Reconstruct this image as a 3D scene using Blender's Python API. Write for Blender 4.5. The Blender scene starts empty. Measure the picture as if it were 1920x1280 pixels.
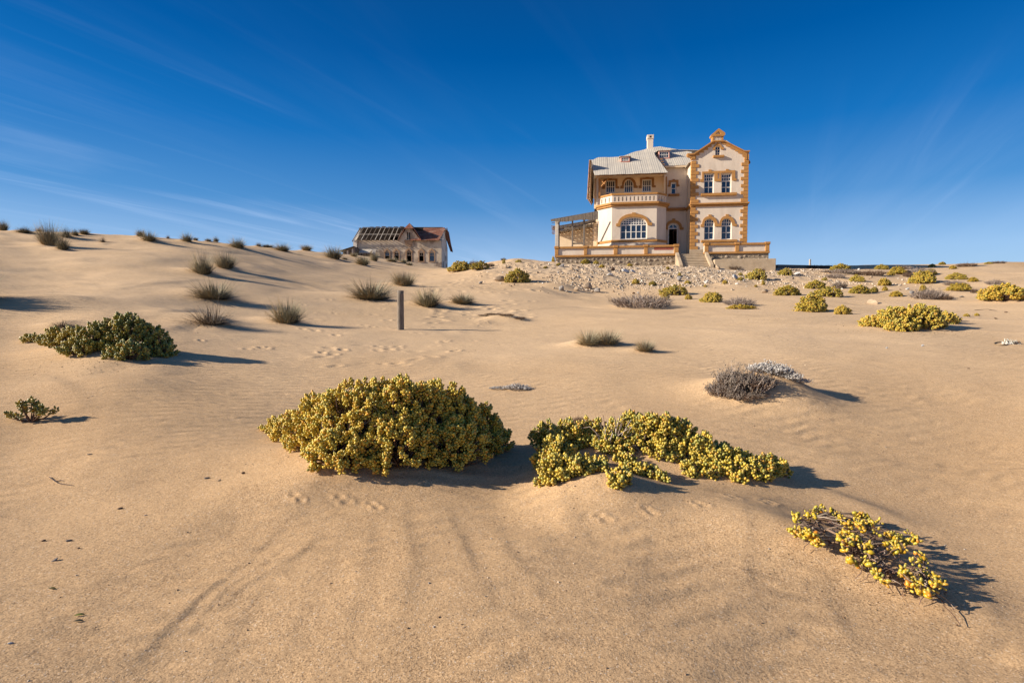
import bpy, bmesh, math, random
import numpy as np
from mathutils import Vector, Matrix, Euler
R = math.radians
# ------------------------------------------------------------------ camera, sky, sun, exposure
scn = bpy.context.scene
COL = scn.collection
PITCH = R(2.82)
LENS = 19.0
F = LENS / 36.0 * 1920.0
EYE = 1.6
cam_d = bpy.data.cameras.new('camera'); cam = bpy.data.objects.new('camera', cam_d)
COL.objects.link(cam); scn.camera = cam
cam_d.lens = LENS; cam_d.sensor_width = 36.0; cam_d.clip_start = 0.05; cam_d.clip_end = 9000
cam.location = (0, 0, EYE); cam.rotation_euler = (R(90) - PITCH, 0, 0)

SUN_EL = R(22.0); SUN_FRONT = R(9.0)         # sun low on the left, a little behind the camera
sdir = Vector((-math.cos(SUN_EL) * math.cos(SUN_FRONT), -math.cos(SUN_EL) * math.sin(SUN_FRONT), math.sin(SUN_EL)))
sun_d = bpy.data.lights.new('sun', 'SUN'); sun = bpy.data.objects.new('sun', sun_d); COL.objects.link(sun)
sun_d.energy = 5.0; sun_d.angle = R(0.53); sun_d.color = (1.0, 0.89, 0.74)
sun.rotation_euler = sdir.to_track_quat('Z', 'Y').to_euler()
sun.location = (-40, -10, 40)

world = bpy.data.worlds.new('World'); scn.world = world; world.use_nodes = True
wn = world.node_tree; wn.nodes.clear()
def N(nt, t, **kw):
    n = nt.nodes.new(t)
    for k, v in kw.items(): setattr(n, k, v)
    return n
def L(nt, a, b): nt.links.new(a, b)
sky = N(wn, 'ShaderNodeTexSky'); sky.sky_type = 'NISHITA'; sky.sun_disc = False
sky.sun_elevation = SUN_EL; sky.sun_rotation = math.atan2(sdir.x, sdir.y)
sky.altitude = 300; sky.air_density = 1.0; sky.dust_density = 0.6; sky.ozone_density = 5.0
hs = N(wn, 'ShaderNodeHueSaturation'); hs.inputs['Saturation'].default_value = 1.35; hs.inputs['Value'].default_value = 0.82
L(wn, sky.outputs[0], hs.inputs['Color'])
# thin cirrus lying in a high flat layer: streaks run along one wind direction
tc = N(wn, 'ShaderNodeTexCoord'); sx = N(wn, 'ShaderNodeSeparateXYZ'); L(wn, tc.outputs['Generated'], sx.inputs[0])
def M(nt, op, a, b=None, c=None, clamp=False):
    n = nt.nodes.new('ShaderNodeMath'); n.operation = op; n.use_clamp = clamp
    for i, v in enumerate((a, b, c)):
        if v is None: continue
        if isinstance(v, (int, float)): n.inputs[i].default_value = v
        else: nt.links.new(v, n.inputs[i])
    return n.outputs[0]
zz = M(wn, 'ADD', M(wn, 'MAXIMUM', sx.outputs[2], 0.0), 0.06)
px_ = M(wn, 'DIVIDE', sx.outputs[0], zz); py_ = M(wn, 'DIVIDE', sx.outputs[1], zz)
cmb = N(wn, 'ShaderNodeCombineXYZ'); L(wn, px_, cmb.inputs[0]); L(wn, py_, cmb.inputs[1])
def cirrus(rot, sc, loc, scale, lo, hi, dist=0.6):
    mp = N(wn, 'ShaderNodeMapping'); mp.inputs['Rotation'].default_value = (0, 0, rot)
    L(wn, cmb.outputs[0], mp.inputs[0])
    m2 = N(wn, 'ShaderNodeMapping'); m2.inputs['Scale'].default_value = sc; m2.inputs['Location'].default_value = loc
    L(wn, mp.outputs[0], m2.inputs[0])
    nz = N(wn, 'ShaderNodeTexNoise'); nz.inputs['Scale'].default_value = scale; nz.inputs['Detail'].default_value = 7
    nz.inputs['Roughness'].default_value = 0.55; nz.inputs['Distortion'].default_value = dist
    L(wn, m2.outputs[0], nz.inputs['Vector'])
    mr = N(wn, 'ShaderNodeMapRange'); mr.interpolation_type = 'SMOOTHSTEP'
    mr.inputs[1].default_value = lo; mr.inputs[2].default_value = hi
    L(wn, nz.outputs[0], mr.inputs[0]); return mr.outputs[0]
WD = math.atan2(0.43, 1.0)
c1 = cirrus(WD - 0.05, (1.0, 0.10, 1), (3.1, 1.2, 0), 1.7, 0.46, 0.78, 1.1)
c2 = cirrus(WD + 0.08, (1.0, 0.06, 1), (7.7, 0.3, 0), 5.0, 0.50, 0.80, 0.8)
msk = cirrus(WD, (1.0, 0.4, 1), (8.3, 2.2, 0), 0.45, 0.36, 0.62, 0.0)
cl = M(wn, 'MULTIPLY', M(wn, 'ADD', M(wn, 'MULTIPLY', c1, 0.55), M(wn, 'MULTIPLY', c2, 0.55)), msk, clamp=True)
hi_ = N(wn, 'ShaderNodeMapRange'); hi_.interpolation_type = 'SMOOTHSTEP'
for i_, v_ in ((1, 0.08), (2, 0.50), (3, 1.0), (4, 0.16)): hi_.inputs[i_].default_value = v_
L(wn, sx.outputs[2], hi_.inputs[0])
crs = M(wn, 'SUBTRACT', M(wn, 'MULTIPLY', px_, math.cos(WD)), M(wn, 'MULTIPLY', py_, math.sin(WD)))
bnd = N(wn, 'ShaderNodeValToRGB'); be = bnd.color_ramp.elements
BS = [(0.0, .35), (0.22, .9), (0.34, 1.0), (0.44, .35), (0.52, .08), (0.60, .08), (0.68, .24), (0.80, .15), (1.0, .3)]
while len(be) < len(BS): be.new(0.5)
for i_, (p_, v_) in enumerate(BS): be[i_].position = p_; be[i_].color = (v_, v_, v_, 1)
L(wn, M(wn, 'DIVIDE', M(wn, 'ADD', crs, 5.0), 8.0, clamp=True), bnd.inputs[0])
cl = M(wn, 'MULTIPLY', M(wn, 'MULTIPLY', cl, hi_.outputs[0]), M(wn, 'MULTIPLY', bnd.outputs[0], 0.60))
# deep dry-air blue: the sky model blended with a clear-air height gradient, the same all round
EXPO = 0.78
gr = N(wn, 'ShaderNodeValToRGB'); ge = gr.color_ramp.elements
GS = [(0.0, (.50, .68, .92)), (0.10, (.40, .60, .92)), (0.19, (.10, .31, .68)), (0.30, (.012, .175, .55)), (0.42, (0.0, .095, .38)), (0.55, (0.004, .062, .25)), (1.0, (0.03, .065, .16))]
while len(ge) < len(GS): ge.new(0.5)
for i_, (p_, c_) in enumerate(GS): ge[i_].position = p_; ge[i_].color = (*c_, 1)
L(wn, sx.outputs[2], gr.inputs[0])
gsc = N(wn, 'ShaderNodeVectorMath', operation='SCALE'); gsc.inputs['Scale'].default_value = 1 / (2 ** EXPO * 0.078); L(wn, gr.outputs[0], gsc.inputs[0])
mgr = N(wn, 'ShaderNodeMix'); mgr.data_type = 'RGBA'; mgr.inputs[0].default_value = 0.72
dt = N(wn, 'ShaderNodeVectorMath', operation='DOT_PRODUCT'); L(wn, tc.outputs['Generated'], dt.inputs[0]); dt.inputs[1].default_value = tuple(sdir)
ds_ = N(wn, 'ShaderNodeMapRange'); ds_.interpolation_type = 'SMOOTHSTEP'
for i_, v_ in ((1, 0.62), (2, 0.95), (3, 0.72), (4, 0.0)): ds_.inputs[i_].default_value = v_
L(wn, dt.outputs['Value'], ds_.inputs[0]); L(wn, ds_.outputs[0], mgr.inputs[0])
sunsat = N(wn, 'ShaderNodeMapRange'); sunsat.interpolation_type = 'SMOOTHSTEP'
for i_, v_ in ((1, 0.62), (2, 0.95), (3, 1.35), (4, 0.7)): sunsat.inputs[i_].default_value = v_
L(wn, dt.outputs['Value'], sunsat.inputs[0]); L(wn, sunsat.outputs[0], hs.inputs['Saturation'])
L(wn, hs.outputs[0], mgr.inputs[6]); L(wn, gsc.outputs[0], mgr.inputs[7])
mixc = N(wn, 'ShaderNodeMix'); mixc.data_type = 'RGBA'
L(wn, cl, mixc.inputs[0]); L(wn, mgr.outputs[2], mixc.inputs[6]); mixc.inputs[7].default_value = (5.2, 6.4, 8.6, 1)
bg = N(wn, 'ShaderNodeBackground'); bg.inputs['Strength'].default_value = 0.078
L(wn, mixc.outputs[2], bg.inputs[0])
wo = N(wn, 'ShaderNodeOutputWorld'); L(wn, bg.outputs[0], wo.inputs[0])

scn.view_settings.view_transform = 'Standard'; scn.view_settings.look = 'None'
scn.view_settings.exposure = EXPO; scn.view_settings.gamma = 1.0
scn.view_settings.use_curve_mapping = False

# ------------------------------------------------------------------ helpers
rng = np.random.default_rng(11); random.seed(5)
def ray(px, py):
    cx = (px - 960.0) / F; cy = (640.0 - py) / F
    return Vector((cx, math.cos(PITCH) + cy * math.sin(PITCH), -math.sin(PITCH) + cy * math.cos(PITCH)))
def at(px, py, Y):
    d = ray(px, py); t = Y / d.y
    return Vector((d.x * t, Y, EYE + d.z * t))

def tag(o, label=None, cat=None, group=None, kind=None):
    if label: o['label'] = label
    if cat: o['category'] = cat
    if group: o['group'] = group
    if kind: o['kind'] = kind
    return o
def empty(name, loc, rz=0.0):
    o = bpy.data.objects.new(name, None); COL.objects.link(o); o.location = loc; o.rotation_euler = (0, 0, rz)
    o.empty_display_size = 0.3
    return o
def link(name, me, mat=None, parent=None):
    if mat is not None and not me.materials: me.materials.append(mat)
    o = bpy.data.objects.new(name, me); COL.objects.link(o)
    if parent is not None: o.parent = parent
    return o
def mesh_py(name, v, f, smooth=False):
    me = bpy.data.meshes.new(name); me.from_pydata([tuple(p) for p in v], [], f); me.update()
    if smooth: me.shade_smooth()
    return me
def mesh_np(name, V, Fq, col=None, smooth=True):
    """V (n,3), Fq (m,k) faces all of k corners, col (n,3) colour per vertex"""
    me = bpy.data.meshes.new(name); k = Fq.shape[1]
    me.vertices.add(len(V)); me.vertices.foreach_set('co', np.ascontiguousarray(V, dtype=np.float32).ravel())
    me.loops.add(Fq.size); me.loops.foreach_set('vertex_index', np.ascontiguousarray(Fq, dtype=np.int32).ravel())
    me.polygons.add(len(Fq)); me.polygons.foreach_set('loop_start', np.arange(0, Fq.size, k, dtype=np.int32))
    me.polygons.foreach_set('loop_total', np.full(len(Fq), k, dtype=np.int32))
    me.update(calc_edges=True)
    if smooth: me.shade_smooth()
    if col is not None:
        a = me.color_attributes.new('tint', 'FLOAT_COLOR', 'POINT')
        c = np.ones((len(V), 4), dtype=np.float32); c[:, :3] = col
        a.data.foreach_set('color', c.ravel())
    return me

def icosphere(sub=0):
    bm = bmesh.new(); bmesh.ops.create_icosphere(bm, subdivisions=sub + 1, radius=1.0)
    v = np.array([x.co[:] for x in bm.verts]); f = np.array([[q.index for q in p.verts] for p in bm.faces]); bm.free()
    return v, f
ICO_V, ICO_F = icosphere(0)
def uvs(seg, ring):
    v = [(0, 0, -1)]; f = []
    for i in range(1, ring):
        a = -math.pi / 2 + math.pi * i / ring
        for j in range(seg):
            b = 2 * math.pi * j / seg; v.append((math.cos(a) * math.cos(b), math.cos(a) * math.sin(b), math.sin(a)))
    v.append((0, 0, 1)); n = len(v) - 1
    for j in range(seg):
        f.append([0, 1 + (j + 1) % seg, 1 + j])
        f.append([n, n - seg + j, n - seg + (j + 1) % seg])
    for i in range(ring - 2):
        for j in range(seg):
            a = 1 + i * seg + j; b = 1 + i * seg + (j + 1) % seg
            f.append([a, b, b + seg]); f.append([a, b + seg, a + seg])
    return np.array(v), np.array(f)
OCT_V = np.array([(1, 0, 0), (0, 1, 0), (-1, 0, 0), (0, -1, 0), (0, 0, 1), (0, 0, -1)], float)
OCT_F = np.array([(0, 1, 4), (1, 2, 4), (2, 3, 4), (3, 0, 4), (1, 0, 5), (2, 1, 5), (3, 2, 5), (0, 3, 5)])

def basis(dirs):
    """rotation matrices whose z column is dirs (n,3)"""
    d = dirs / (np.linalg.norm(dirs, axis=1, keepdims=True) + 1e-9)
    ref = np.where(np.abs(d[:, 2:3]) > 0.9, np.array([[1.0, 0, 0]]), np.array([[0, 0, 1.0]]))
    x = np.cross(ref, d); x /= np.linalg.norm(x, axis=1, keepdims=True) + 1e-9
    y = np.cross(d, x)
    return np.stack([x, y, d], axis=2)
def scatter(tv, tf, rot, scl, loc, col):
    n = len(loc)
    V = np.einsum('nij,nkj->nki', rot, tv[None] * scl[:, None, :]) + loc[:, None, :]
    Fq = tf[None] + (np.arange(n) * len(tv))[:, None, None]
    C = np.repeat(col[:, None, :], len(tv), axis=1)
    return V.reshape(-1, 3), Fq.reshape(-1, tf.shape[1]), C.reshape(-1, 3)

class Tubes:
    """many thin tapered tubes in one mesh"""
    def __init__(s, sides=3): s.v = []; s.f = []; s.c = []; s.k = sides
    def add(s, pts, r0, r1, col=(1, 1, 1)):
        k = s.k; n = len(pts); base = len(s.v)
        for i, p in enumerate(pts):
            p = np.asarray(p, float)
            a = np.asarray(pts[max(0, i - 1)], float); b = np.asarray(pts[min(n - 1, i + 1)], float)
            d = b - a; d /= np.linalg.norm(d) + 1e-9
            ref = np.array([1.0, 0, 0]) if abs(d[2]) > 0.9 else np.array([0, 0, 1.0])
            x = np.cross(ref, d); x /= np.linalg.norm(x) + 1e-9; y = np.cross(d, x)
            r = r0 + (r1 - r0) * i / (n - 1)
            for j in range(k):
                t = 2 * math.pi * j / k; s.v.append(p + (x * math.cos(t) + y * math.sin(t)) * r); s.c.append(col)
        for i in range(n - 1):
            for j in range(k):
                a = base + i * k + j; b = base + i * k + (j + 1) % k
                s.f.append((a, b, b + k, a + k))
    def mesh(s, name): return mesh_np(name, np.array(s.v), np.array(s.f), np.array(s.c))

# ------------------------------------------------------------------ materials
def mat_new(name):
    m = bpy.data.materials.new(name); m.use_nodes = True
    nt = m.node_tree; b = nt.nodes['Principled BSDF']; return m, nt, b
def ramp(nt, fac, stops):
    r = nt.nodes.new('ShaderNodeValToRGB'); e = r.color_ramp.elements
    while len(e) < len(stops): e.new(0.5)
    for i, (p, c) in enumerate(stops): e[i].position = p; e[i].color = (*c, 1)
    nt.links.new(fac, r.inputs[0]); return r.outputs[0]
def noise(nt, vec, scale, detail=4, rough=0.55, dist=0.0):
    n = nt.nodes.new('ShaderNodeTexNoise'); n.inputs['Scale'].default_value = scale; n.inputs['Detail'].default_value = detail
    n.inputs['Roughness'].default_value = rough; n.inputs['Distortion'].default_value = dist
    if vec is not None: nt.links.new(vec, n.inputs['Vector'])
    return n.outputs[0]
def mixcol(nt, fac, a, b, mode='MIX'):
    n = nt.nodes.new('ShaderNodeMix'); n.data_type = 'RGBA'; n.blend_type = mode
    for i, v in ((0, fac), (6, a), (7, b)):
        if isinstance(v, (int, float)): n.inputs[i].default_value = v
        elif isinstance(v, tuple): n.inputs[i].default_value = (*v, 1)
        else: nt.links.new(v, n.inputs[i])
    return n.outputs[2]
def bump(nt, h, strength, dist, b, prev=None):
    n = nt.nodes.new('ShaderNodeBump'); n.inputs['Strength'].default_value = strength; n.inputs['Distance'].default_value = dist
    nt.links.new(h, n.inputs['Height'])
    if prev is not None: nt.links.new(prev, n.inputs['Normal'])
    nt.links.new(n.outputs[0], b.inputs['Normal']); return n.outputs[0]
def objco(nt): return nt.nodes.new('ShaderNodeTexCoord').outputs['Object']
def smat(name, c0, c1, scale=3.0, rough=0.85, bstr=0.3, bdist=0.01, stain=None, sscale=0.7, slo=0.5, shi=0.7, metal=0.0, stretch=None):
    m, nt, b = mat_new(name); co = objco(nt)
    if stretch:
        mp = nt.nodes.new('ShaderNodeMapping'); mp.inputs['Scale'].default_value = stretch; nt.links.new(co, mp.inputs[0]); co = mp.outputs[0]
    n1 = noise(nt, co, scale, 6, 0.6); c = ramp(nt, n1, [(0.3, c0), (0.7, c1)])
    if stain:
        n2 = noise(nt, co, sscale, 7, 0.65, 0.4)
        mr = nt.nodes.new('ShaderNodeMapRange'); mr.inputs[1].default_value = slo; mr.inputs[2].default_value = shi
        nt.links.new(n2, mr.inputs[0]); c = mixcol(nt, mr.outputs[0], c, stain)
    nt.links.new(c, b.inputs['Base Color']); b.inputs['Roughness'].default_value = rough; b.inputs['Metallic'].default_value = metal
    b.inputs['Specular IOR Level'].default_value = 0.25
    bump(nt, noise(nt, co, scale * 8, 5, 0.7), bstr, bdist, b)
    return m
def tintmat(name, rough=0.55, spec=0.3, sub=0.0, nscale=25.0, var=0.3):
    m, nt, b = mat_new(name)
    a = nt.nodes.new('ShaderNodeAttribute'); a.attribute_name = 'tint'
    n1 = noise(nt, objco(nt), nscale, 3)
    c = mixcol(nt, 1.0, a.outputs['Color'], ramp(nt, n1, [(0.3, (1 - var,) * 3), (0.7, (1 + 0 * var,) * 3)]), 'MULTIPLY')
    nt.links.new(c, b.inputs['Base Color']); b.inputs['Roughness'].default_value = rough; b.inputs['Specular IOR Level'].default_value = spec
    return m
MAT = {}
MAT['plaster'] = smat('cream_plaster', (0.62, 0.52, 0.42), (0.70, 0.60, 0.49), 1.2, 0.9, 0.25, 0.006, (0.50, 0.40, 0.31), 0.8, 0.48, 0.85, stretch=(1.6, 1.6, 0.5))
MAT['plaster_warm'] = smat('warm_plaster', (0.78, 0.60, 0.40), (0.85, 0.67, 0.46), 1.2, 0.9, 0.2, 0.006, (0.55, 0.40, 0.26), 0.8, 0.6, 0.9)  # warmer plaster copy; bounced balcony light is put into its colour
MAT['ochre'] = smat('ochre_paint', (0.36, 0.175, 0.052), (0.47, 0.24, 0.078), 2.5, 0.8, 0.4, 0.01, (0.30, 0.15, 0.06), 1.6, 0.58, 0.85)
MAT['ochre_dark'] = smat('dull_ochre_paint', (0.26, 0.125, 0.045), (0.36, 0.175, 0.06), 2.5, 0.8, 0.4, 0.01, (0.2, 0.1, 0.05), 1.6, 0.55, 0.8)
MAT['white'] = smat('white_window_paint', (0.66, 0.62, 0.56), (0.80, 0.77, 0.71), 4, 0.6, 0.2, 0.004)
MAT['pink'] = smat('pink_dormer_paint', (0.50, 0.22, 0.17), (0.66, 0.34, 0.27), 3, 0.8, 0.2, 0.004, (0.7, 0.5, 0.42), 2, 0.5, 0.7)
MAT['red_sill'] = smat('dark_red_paint', (0.30, 0.09, 0.06), (0.42, 0.14, 0.10), 3, 0.8, 0.2, 0.004)
MAT['concrete'] = smat('sandy_concrete', (0.36, 0.27, 0.18), (0.50, 0.39, 0.27), 2.0, 0.95, 0.5, 0.012, (0.24, 0.18, 0.13), 0.9, 0.55, 0.75)
MAT['step'] = smat('worn_step_concrete', (0.44, 0.34, 0.23), (0.56, 0.45, 0.32), 2.0, 0.95, 0.5, 0.012, (0.34, 0.26, 0.18), 0.9, 0.55, 0.75)
MAT['old_wood'] = smat('weathered_grey_wood', (0.12, 0.095, 0.075), (0.27, 0.225, 0.18), 6, 0.9, 0.7, 0.01, stretch=(6, 6, 0.8))
MAT['brown_wood'] = smat('brown_timber', (0.16, 0.075, 0.035), (0.36, 0.19, 0.09), 4, 0.9, 0.6, 0.01, (0.42, 0.33, 0.24), 2.0, 0.5, 0.7)
MAT['dark_wood'] = smat('dark_timber', (0.035, 0.025, 0.02), (0.10, 0.07, 0.05), 5, 0.9, 0.5, 0.01)
MAT['dark_room'] = smat('dark_interior', (0.02, 0.017, 0.014), (0.05, 0.042, 0.034), 1.0, 0.95, 0.2, 0.01)  # near-black colour stands in for the shade of unlit rooms
MAT['ruin_wall'] = smat('peeling_ruin_plaster', (0.50, 0.39, 0.27), (0.68, 0.56, 0.42), 0.9, 0.95, 0.6, 0.03, (0.27, 0.20, 0.15), 0.33, 0.50, 0.62)
MAT['ruin_pale'] = smat('pale_ruin_plaster', (0.66, 0.58, 0.48), (0.80, 0.72, 0.62), 0.8, 0.95, 0.5, 0.02, (0.42, 0.36, 0.30), 0.5, 0.5, 0.65)
MAT['ruin_trim'] = smat('ruin_sandstone_trim', (0.33, 0.20, 0.12), (0.46, 0.30, 0.18), 1.5, 0.95, 0.4, 0.02)
MAT['rust'] = smat('rusty_iron_sheet', (0.15, 0.055, 0.038), (0.26, 0.105, 0.065), 1.2, 0.85, 0.4, 0.01, (0.36, 0.23, 0.17), 1.1, 0.5, 0.72)
MAT['bare_wood'] = smat('bleached_batten', (0.40, 0.35, 0.29), (0.62, 0.56, 0.48), 2, 0.9, 0.3, 0.01)
MAT['glass'] = None
def glassm():
    m, nt, b = mat_new('window_glass'); b.inputs['Base Color'].default_value = (0.012, 0.022, 0.05, 1); b.inputs['Roughness'].default_value = 0.12
    b.inputs['Specular IOR Level'].default_value = 0.8
    bump(nt, noise(nt, objco(nt), 1.5, 2), 0.15, 0.02, b); return m
MAT['glass'] = glassm()
def roofm():
    m, nt, b = mat_new('galvanised_iron_sheet'); co = objco(nt)
    sp = nt.nodes.new('ShaderNodeSeparateXYZ'); nt.links.new(co, sp.inputs[0])
    wv = M(nt, 'SINE', M(nt, 'MULTIPLY', sp.outputs[0], 2 * math.pi / 0.19))
    n1 = noise(nt, co, 0.8, 6, 0.65); n2 = noise(nt, co, 3.0, 5, 0.6)
    c = ramp(nt, n1, [(0.3, (0.46, 0.42, 0.36)), (0.7, (0.60, 0.54, 0.45))])
    c = mixcol(nt, M(nt, 'MULTIPLY', n2, 0.5), c, (0.42, 0.37, 0.30))
    c = mixcol(nt, ramp(nt, noise(nt, co, 1.7, 6, 0.7), [(0.62, (0, 0, 0)), (0.75, (0.6, 0.6, 0.6))]), c, (0.34, 0.22, 0.14))
    nt.links.new(c, b.inputs['Base Color']); b.inputs['Roughness'].default_value = 0.62; b.inputs['Specular IOR Level'].default_value = 0.4
    p = bump(nt, wv, 0.22, 0.02, b); bump(nt, n2, 0.3, 0.03, b, p)
    return m
MAT['roof'] = roofm()
MAT['leaf'] = tintmat('succulent_leaf', 0.33, 0.55, nscale=18, var=0.2)
def add_translucent(m, f):
    nt = m.node_tree; b = nt.nodes['Principled BSDF']; src = b.inputs['Base Color'].links[0].from_socket
    t = nt.nodes.new('ShaderNodeBsdfTranslucent'); nt.links.new(src, t.inputs[0]); x = nt.nodes.new('ShaderNodeMixShader'); x.inputs[0].default_value = f
    nt.links.new(b.outputs[0], x.inputs[1]); nt.links.new(t.outputs[0], x.inputs[2]); nt.links.new(x.outputs[0], nt.nodes['Material Output'].inputs[0])
MAT['blade'] = tintmat('dry_grass_blade', 0.8, 0.15, nscale=9, var=0.35)
MAT['twig'] = tintmat('woody_twig', 0.9, 0.1, nscale=30, var=0.4)
MAT['dry_leaf'] = tintmat('pale_dry_leaf', 0.85, 0.1, nscale=20, var=0.3)
def rockm(name, c0, c1, c2):
    m, nt, b = mat_new(name); co = objco(nt)
    oi = nt.nodes.new('ShaderNodeObjectInfo')
    c = ramp(nt, noise(nt, co, 2.2, 6, 0.65), [(0.3, c0), (0.6, c1), (0.8, c2)])
    c = mixcol(nt, 1.0, c, ramp(nt, oi.outputs['Random'], [(0, (0.72, 0.72, 0.72)), (1, (1.0, 1.0, 1.0))]), 'MULTIPLY')
    nt.links.new(c, b.inputs['Base Color']); b.inputs['Roughness'].default_value = 0.92; b.inputs['Specular IOR Level'].default_value = 0.2
    bump(nt, noise(nt, co, 9, 6, 0.7), 0.6, 0.05, b); return m
MAT['rock'] = rockm('tan_rock', (0.34, 0.25, 0.17), (0.50, 0.38, 0.27), (0.62, 0.52, 0.42))
MAT['rock_white'] = rockm('whitish_rock', (0.56, 0.53, 0.50), (0.72, 0.70, 0.67), (0.80, 0.79, 0.77))
MAT['rock_grey'] = rockm('grey_rock', (0.20, 0.18, 0.17), (0.36, 0.33, 0.31), (0.50, 0.47, 0.44))
MAT['rock_brown'] = rockm('brown_rock', (0.12, 0.07, 0.05), (0.20, 0.13, 0.09), (0.30, 0.2, 0.14))
MAT['wall_stone'] = rockm('plinth_stone', (0.28, 0.22, 0.165), (0.46, 0.37, 0.28), (0.62, 0.54, 0.44))
MAT['mortar'] = smat('plinth_mortar', (0.22, 0.17, 0.12), (0.34, 0.27, 0.19), 4, 0.95, 0.5, 0.02)
# ------------------------------------------------------------------ the ground: one sheet of sand
# surveyed points: (px, py, distance ahead in metres)
SURV = []
def prof(px, pairs):
    for py, Y in pairs: SURV.append((px, py, Y))
prof(0,    [(1280,2.25),(1000,3.8),(860,5.3),(790,6.3),(700,8.7),(650,11),(600,13.6),(560,16.5),(520,20.5),(480,26),(455,30),(437,34),(450,48),(500,90)])
prof(180,  [(1280,2.3),(1000,3.8),(860,5.2),(760,6.9),(680,9.3),(600,13.6),(560,17),(520,22),(480,28),(455,33),(441,37),(455,52),(505,95)])
prof(400,  [(1280,2.35),(1000,3.85),(860,5.3),(760,7.3),(680,10),(620,14),(580,18),(550,21),(510,27),(480,33),(460,38),(454,42),(464,60),(510,100)])
prof(600,  [(1280,2.35),(1000,3.85),(890,5.0),(800,6.7),(700,9.8),(640,13.6),(600,18),(570,22),(540,28),(505,38),(485,52),(475,68),(474,84),(500,130)])
prof(800,  [(1280,2.35),(1000,3.85),(900,4.9),(800,6.6),(700,9.8),(640,14.2),(610,17.5),(580,23),(555,29),(530,37),(510,52),(501,75),(497,100),(515,150)])
prof(960,  [(1280,2.35),(1000,3.9),(900,5.1),(800,6.7),(700,9.6),(640,14),(600,20),(560,28),(530,36),(505,43),(488,48),(500,62),(530,100)])
prof(1120, [(1280,2.35),(1000,3.9),(900,4.9),(800,6.6),(700,9.3),(640,13.5),(600,19),(575,26),(550,34),(525,39.5),(503,44),(496,48),(510,58),(540,100)])
prof(1290, [(1280,2.35),(1000,3.9),(900,5.0),(800,6.6),(700,9.2),(640,13.2),(600,18.5),(575,25),(550,33),(527,39),(505,43.5),(498,46),(508,56),(545,100)])
prof(1450, [(1280,2.4),(1000,3.95),(900,5.2),(800,6.7),(700,9.2),(640,13.0),(600,18),(575,24),(550,32),(527,39),(510,44),(505,50),(512,62),(550,110)])
prof(1600, [(1280,2.4),(1100,3.3),(1000,4.1),(900,5.3),(800,6.8),(700,9.2),(640,13.0),(600,18),(575,24),(550,31),(527,38),(508,46),(500,58),(498,68),(540,120)])
prof(1750, [(1280,2.4),(1100,3.35),(1000,4.2),(900,5.4),(800,6.9),(700,9.2),(640,12.8),(600,18),(575,23.5),(545,32),(520,41),(503,52),(496,64),(530,120)])
prof(1915, [(1280,2.4),(1100,3.4),(1000,4.2),(900,5.3),(800,6.8),(700,9.0),(640,12.8),(600,18),(565,24),(540,31),(515,41),(499,52),(492,62),(530,120)])
TH, LR, TT = [], [], []
for px, py, Y in SURV:
    p = at(px, py, Y); r = math.hypot(p.x, p.y)
    TH.append(math.atan2(p.x, p.y)); LR.append(math.log(r)); TT.append((p.z - EYE) / r)
for th in (-44, -33, -22, -11, 0, 12, 24, 36, 44):
    for r, z in ((260, 4.0), (700, 2.0), (3000, -2.0)):
        TH.append(R(th)); LR.append(math.log(r)); TT.append((z - EYE) / r)
for th, k in ((-60, 1.05), (-80, 0.9), (60, 0.55), (80, 0.4), (-115, 0.6), (115, 0.3), (-150, 0.25), (150, 0.25)):
    for r, z in ((1.2, 0.02), (3, 0.06), (6, 0.35), (12, 1.5), (24, 4.0), (45, 6.5), (100, 5.0), (260, 3.0), (3000, -2.0)):
        TH.append(R(th)); LR.append(math.log(r)); TT.append((z * k - EYE) / r)
for th in (-45, -20, 0, 20, 45):
    TH.append(R(th)); LR.append(math.log(1.0)); TT.append((0.0 - EYE) / 1.0)
TH = np.array(TH); LR = np.array(LR); TT = np.array(TT)
SA = 2.2
P0 = np.stack([TH * SA, LR], 1)
def tps(d2): return 0.5 * d2 * np.log(d2 + 1e-12)
# the interpolated value is height over r^(blend) to stay smooth: use tangent times r near, i.e. z directly
ZZ = TT * np.exp(LR) / (1.0 + 0.25 * np.exp(LR))
def solve(vals):
    n = len(P0); D = ((P0[:, None] - P0[None]) ** 2).sum(2)
    K = tps(D) + np.eye(n) * 0.0006; Q = np.hstack([np.ones((n, 1)), P0])
    A = np.zeros((n + 3, n + 3)); A[:n, :n] = K; A[:n, n:] = Q; A[n:, :n] = Q.T
    return np.linalg.solve(A, np.concatenate([vals, np.zeros(3)]))
W = solve(ZZ)
def base_rad(th, r):
    th = np.asarray(th, float).ravel(); r = np.asarray(r, float).ravel(); out = np.empty(len(th))
    for s in range(0, len(th), 40000):
        q = np.stack([th[s:s + 40000] * SA, np.log(r[s:s + 40000])], 1)
        D = ((q[:, None] - P0[None]) ** 2).sum(2)
        out[s:s + 40000] = tps(D) @ W[:-3] + W[-3] + q @ W[-2:]
    z = out * (1.0 + 0.25 * r) + EYE
    # close the circle behind the camera and the disc under it
    k = np.clip((np.abs(th) - R(125)) / R(50), 0, 1); k = k * k * (3 - 2 * k)
    z = z * (1 - k) + k * np.clip((r - 2) * 0.01, 0, 0.4)
    k = np.clip((1.6 - r) / 0.8, 0, 1); z = z * (1 - k)
    k = np.clip((r - 1500) / 1500, 0, 1); z = z * (1 - k) - 2 * k
    return z
def base(X, Y):
    X = np.asarray(X, float); Y = np.asarray(Y, float)
    return base_rad(np.arctan2(X, Y), np.maximum(np.hypot(X, Y), 0.3)).reshape(X.shape)

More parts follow.
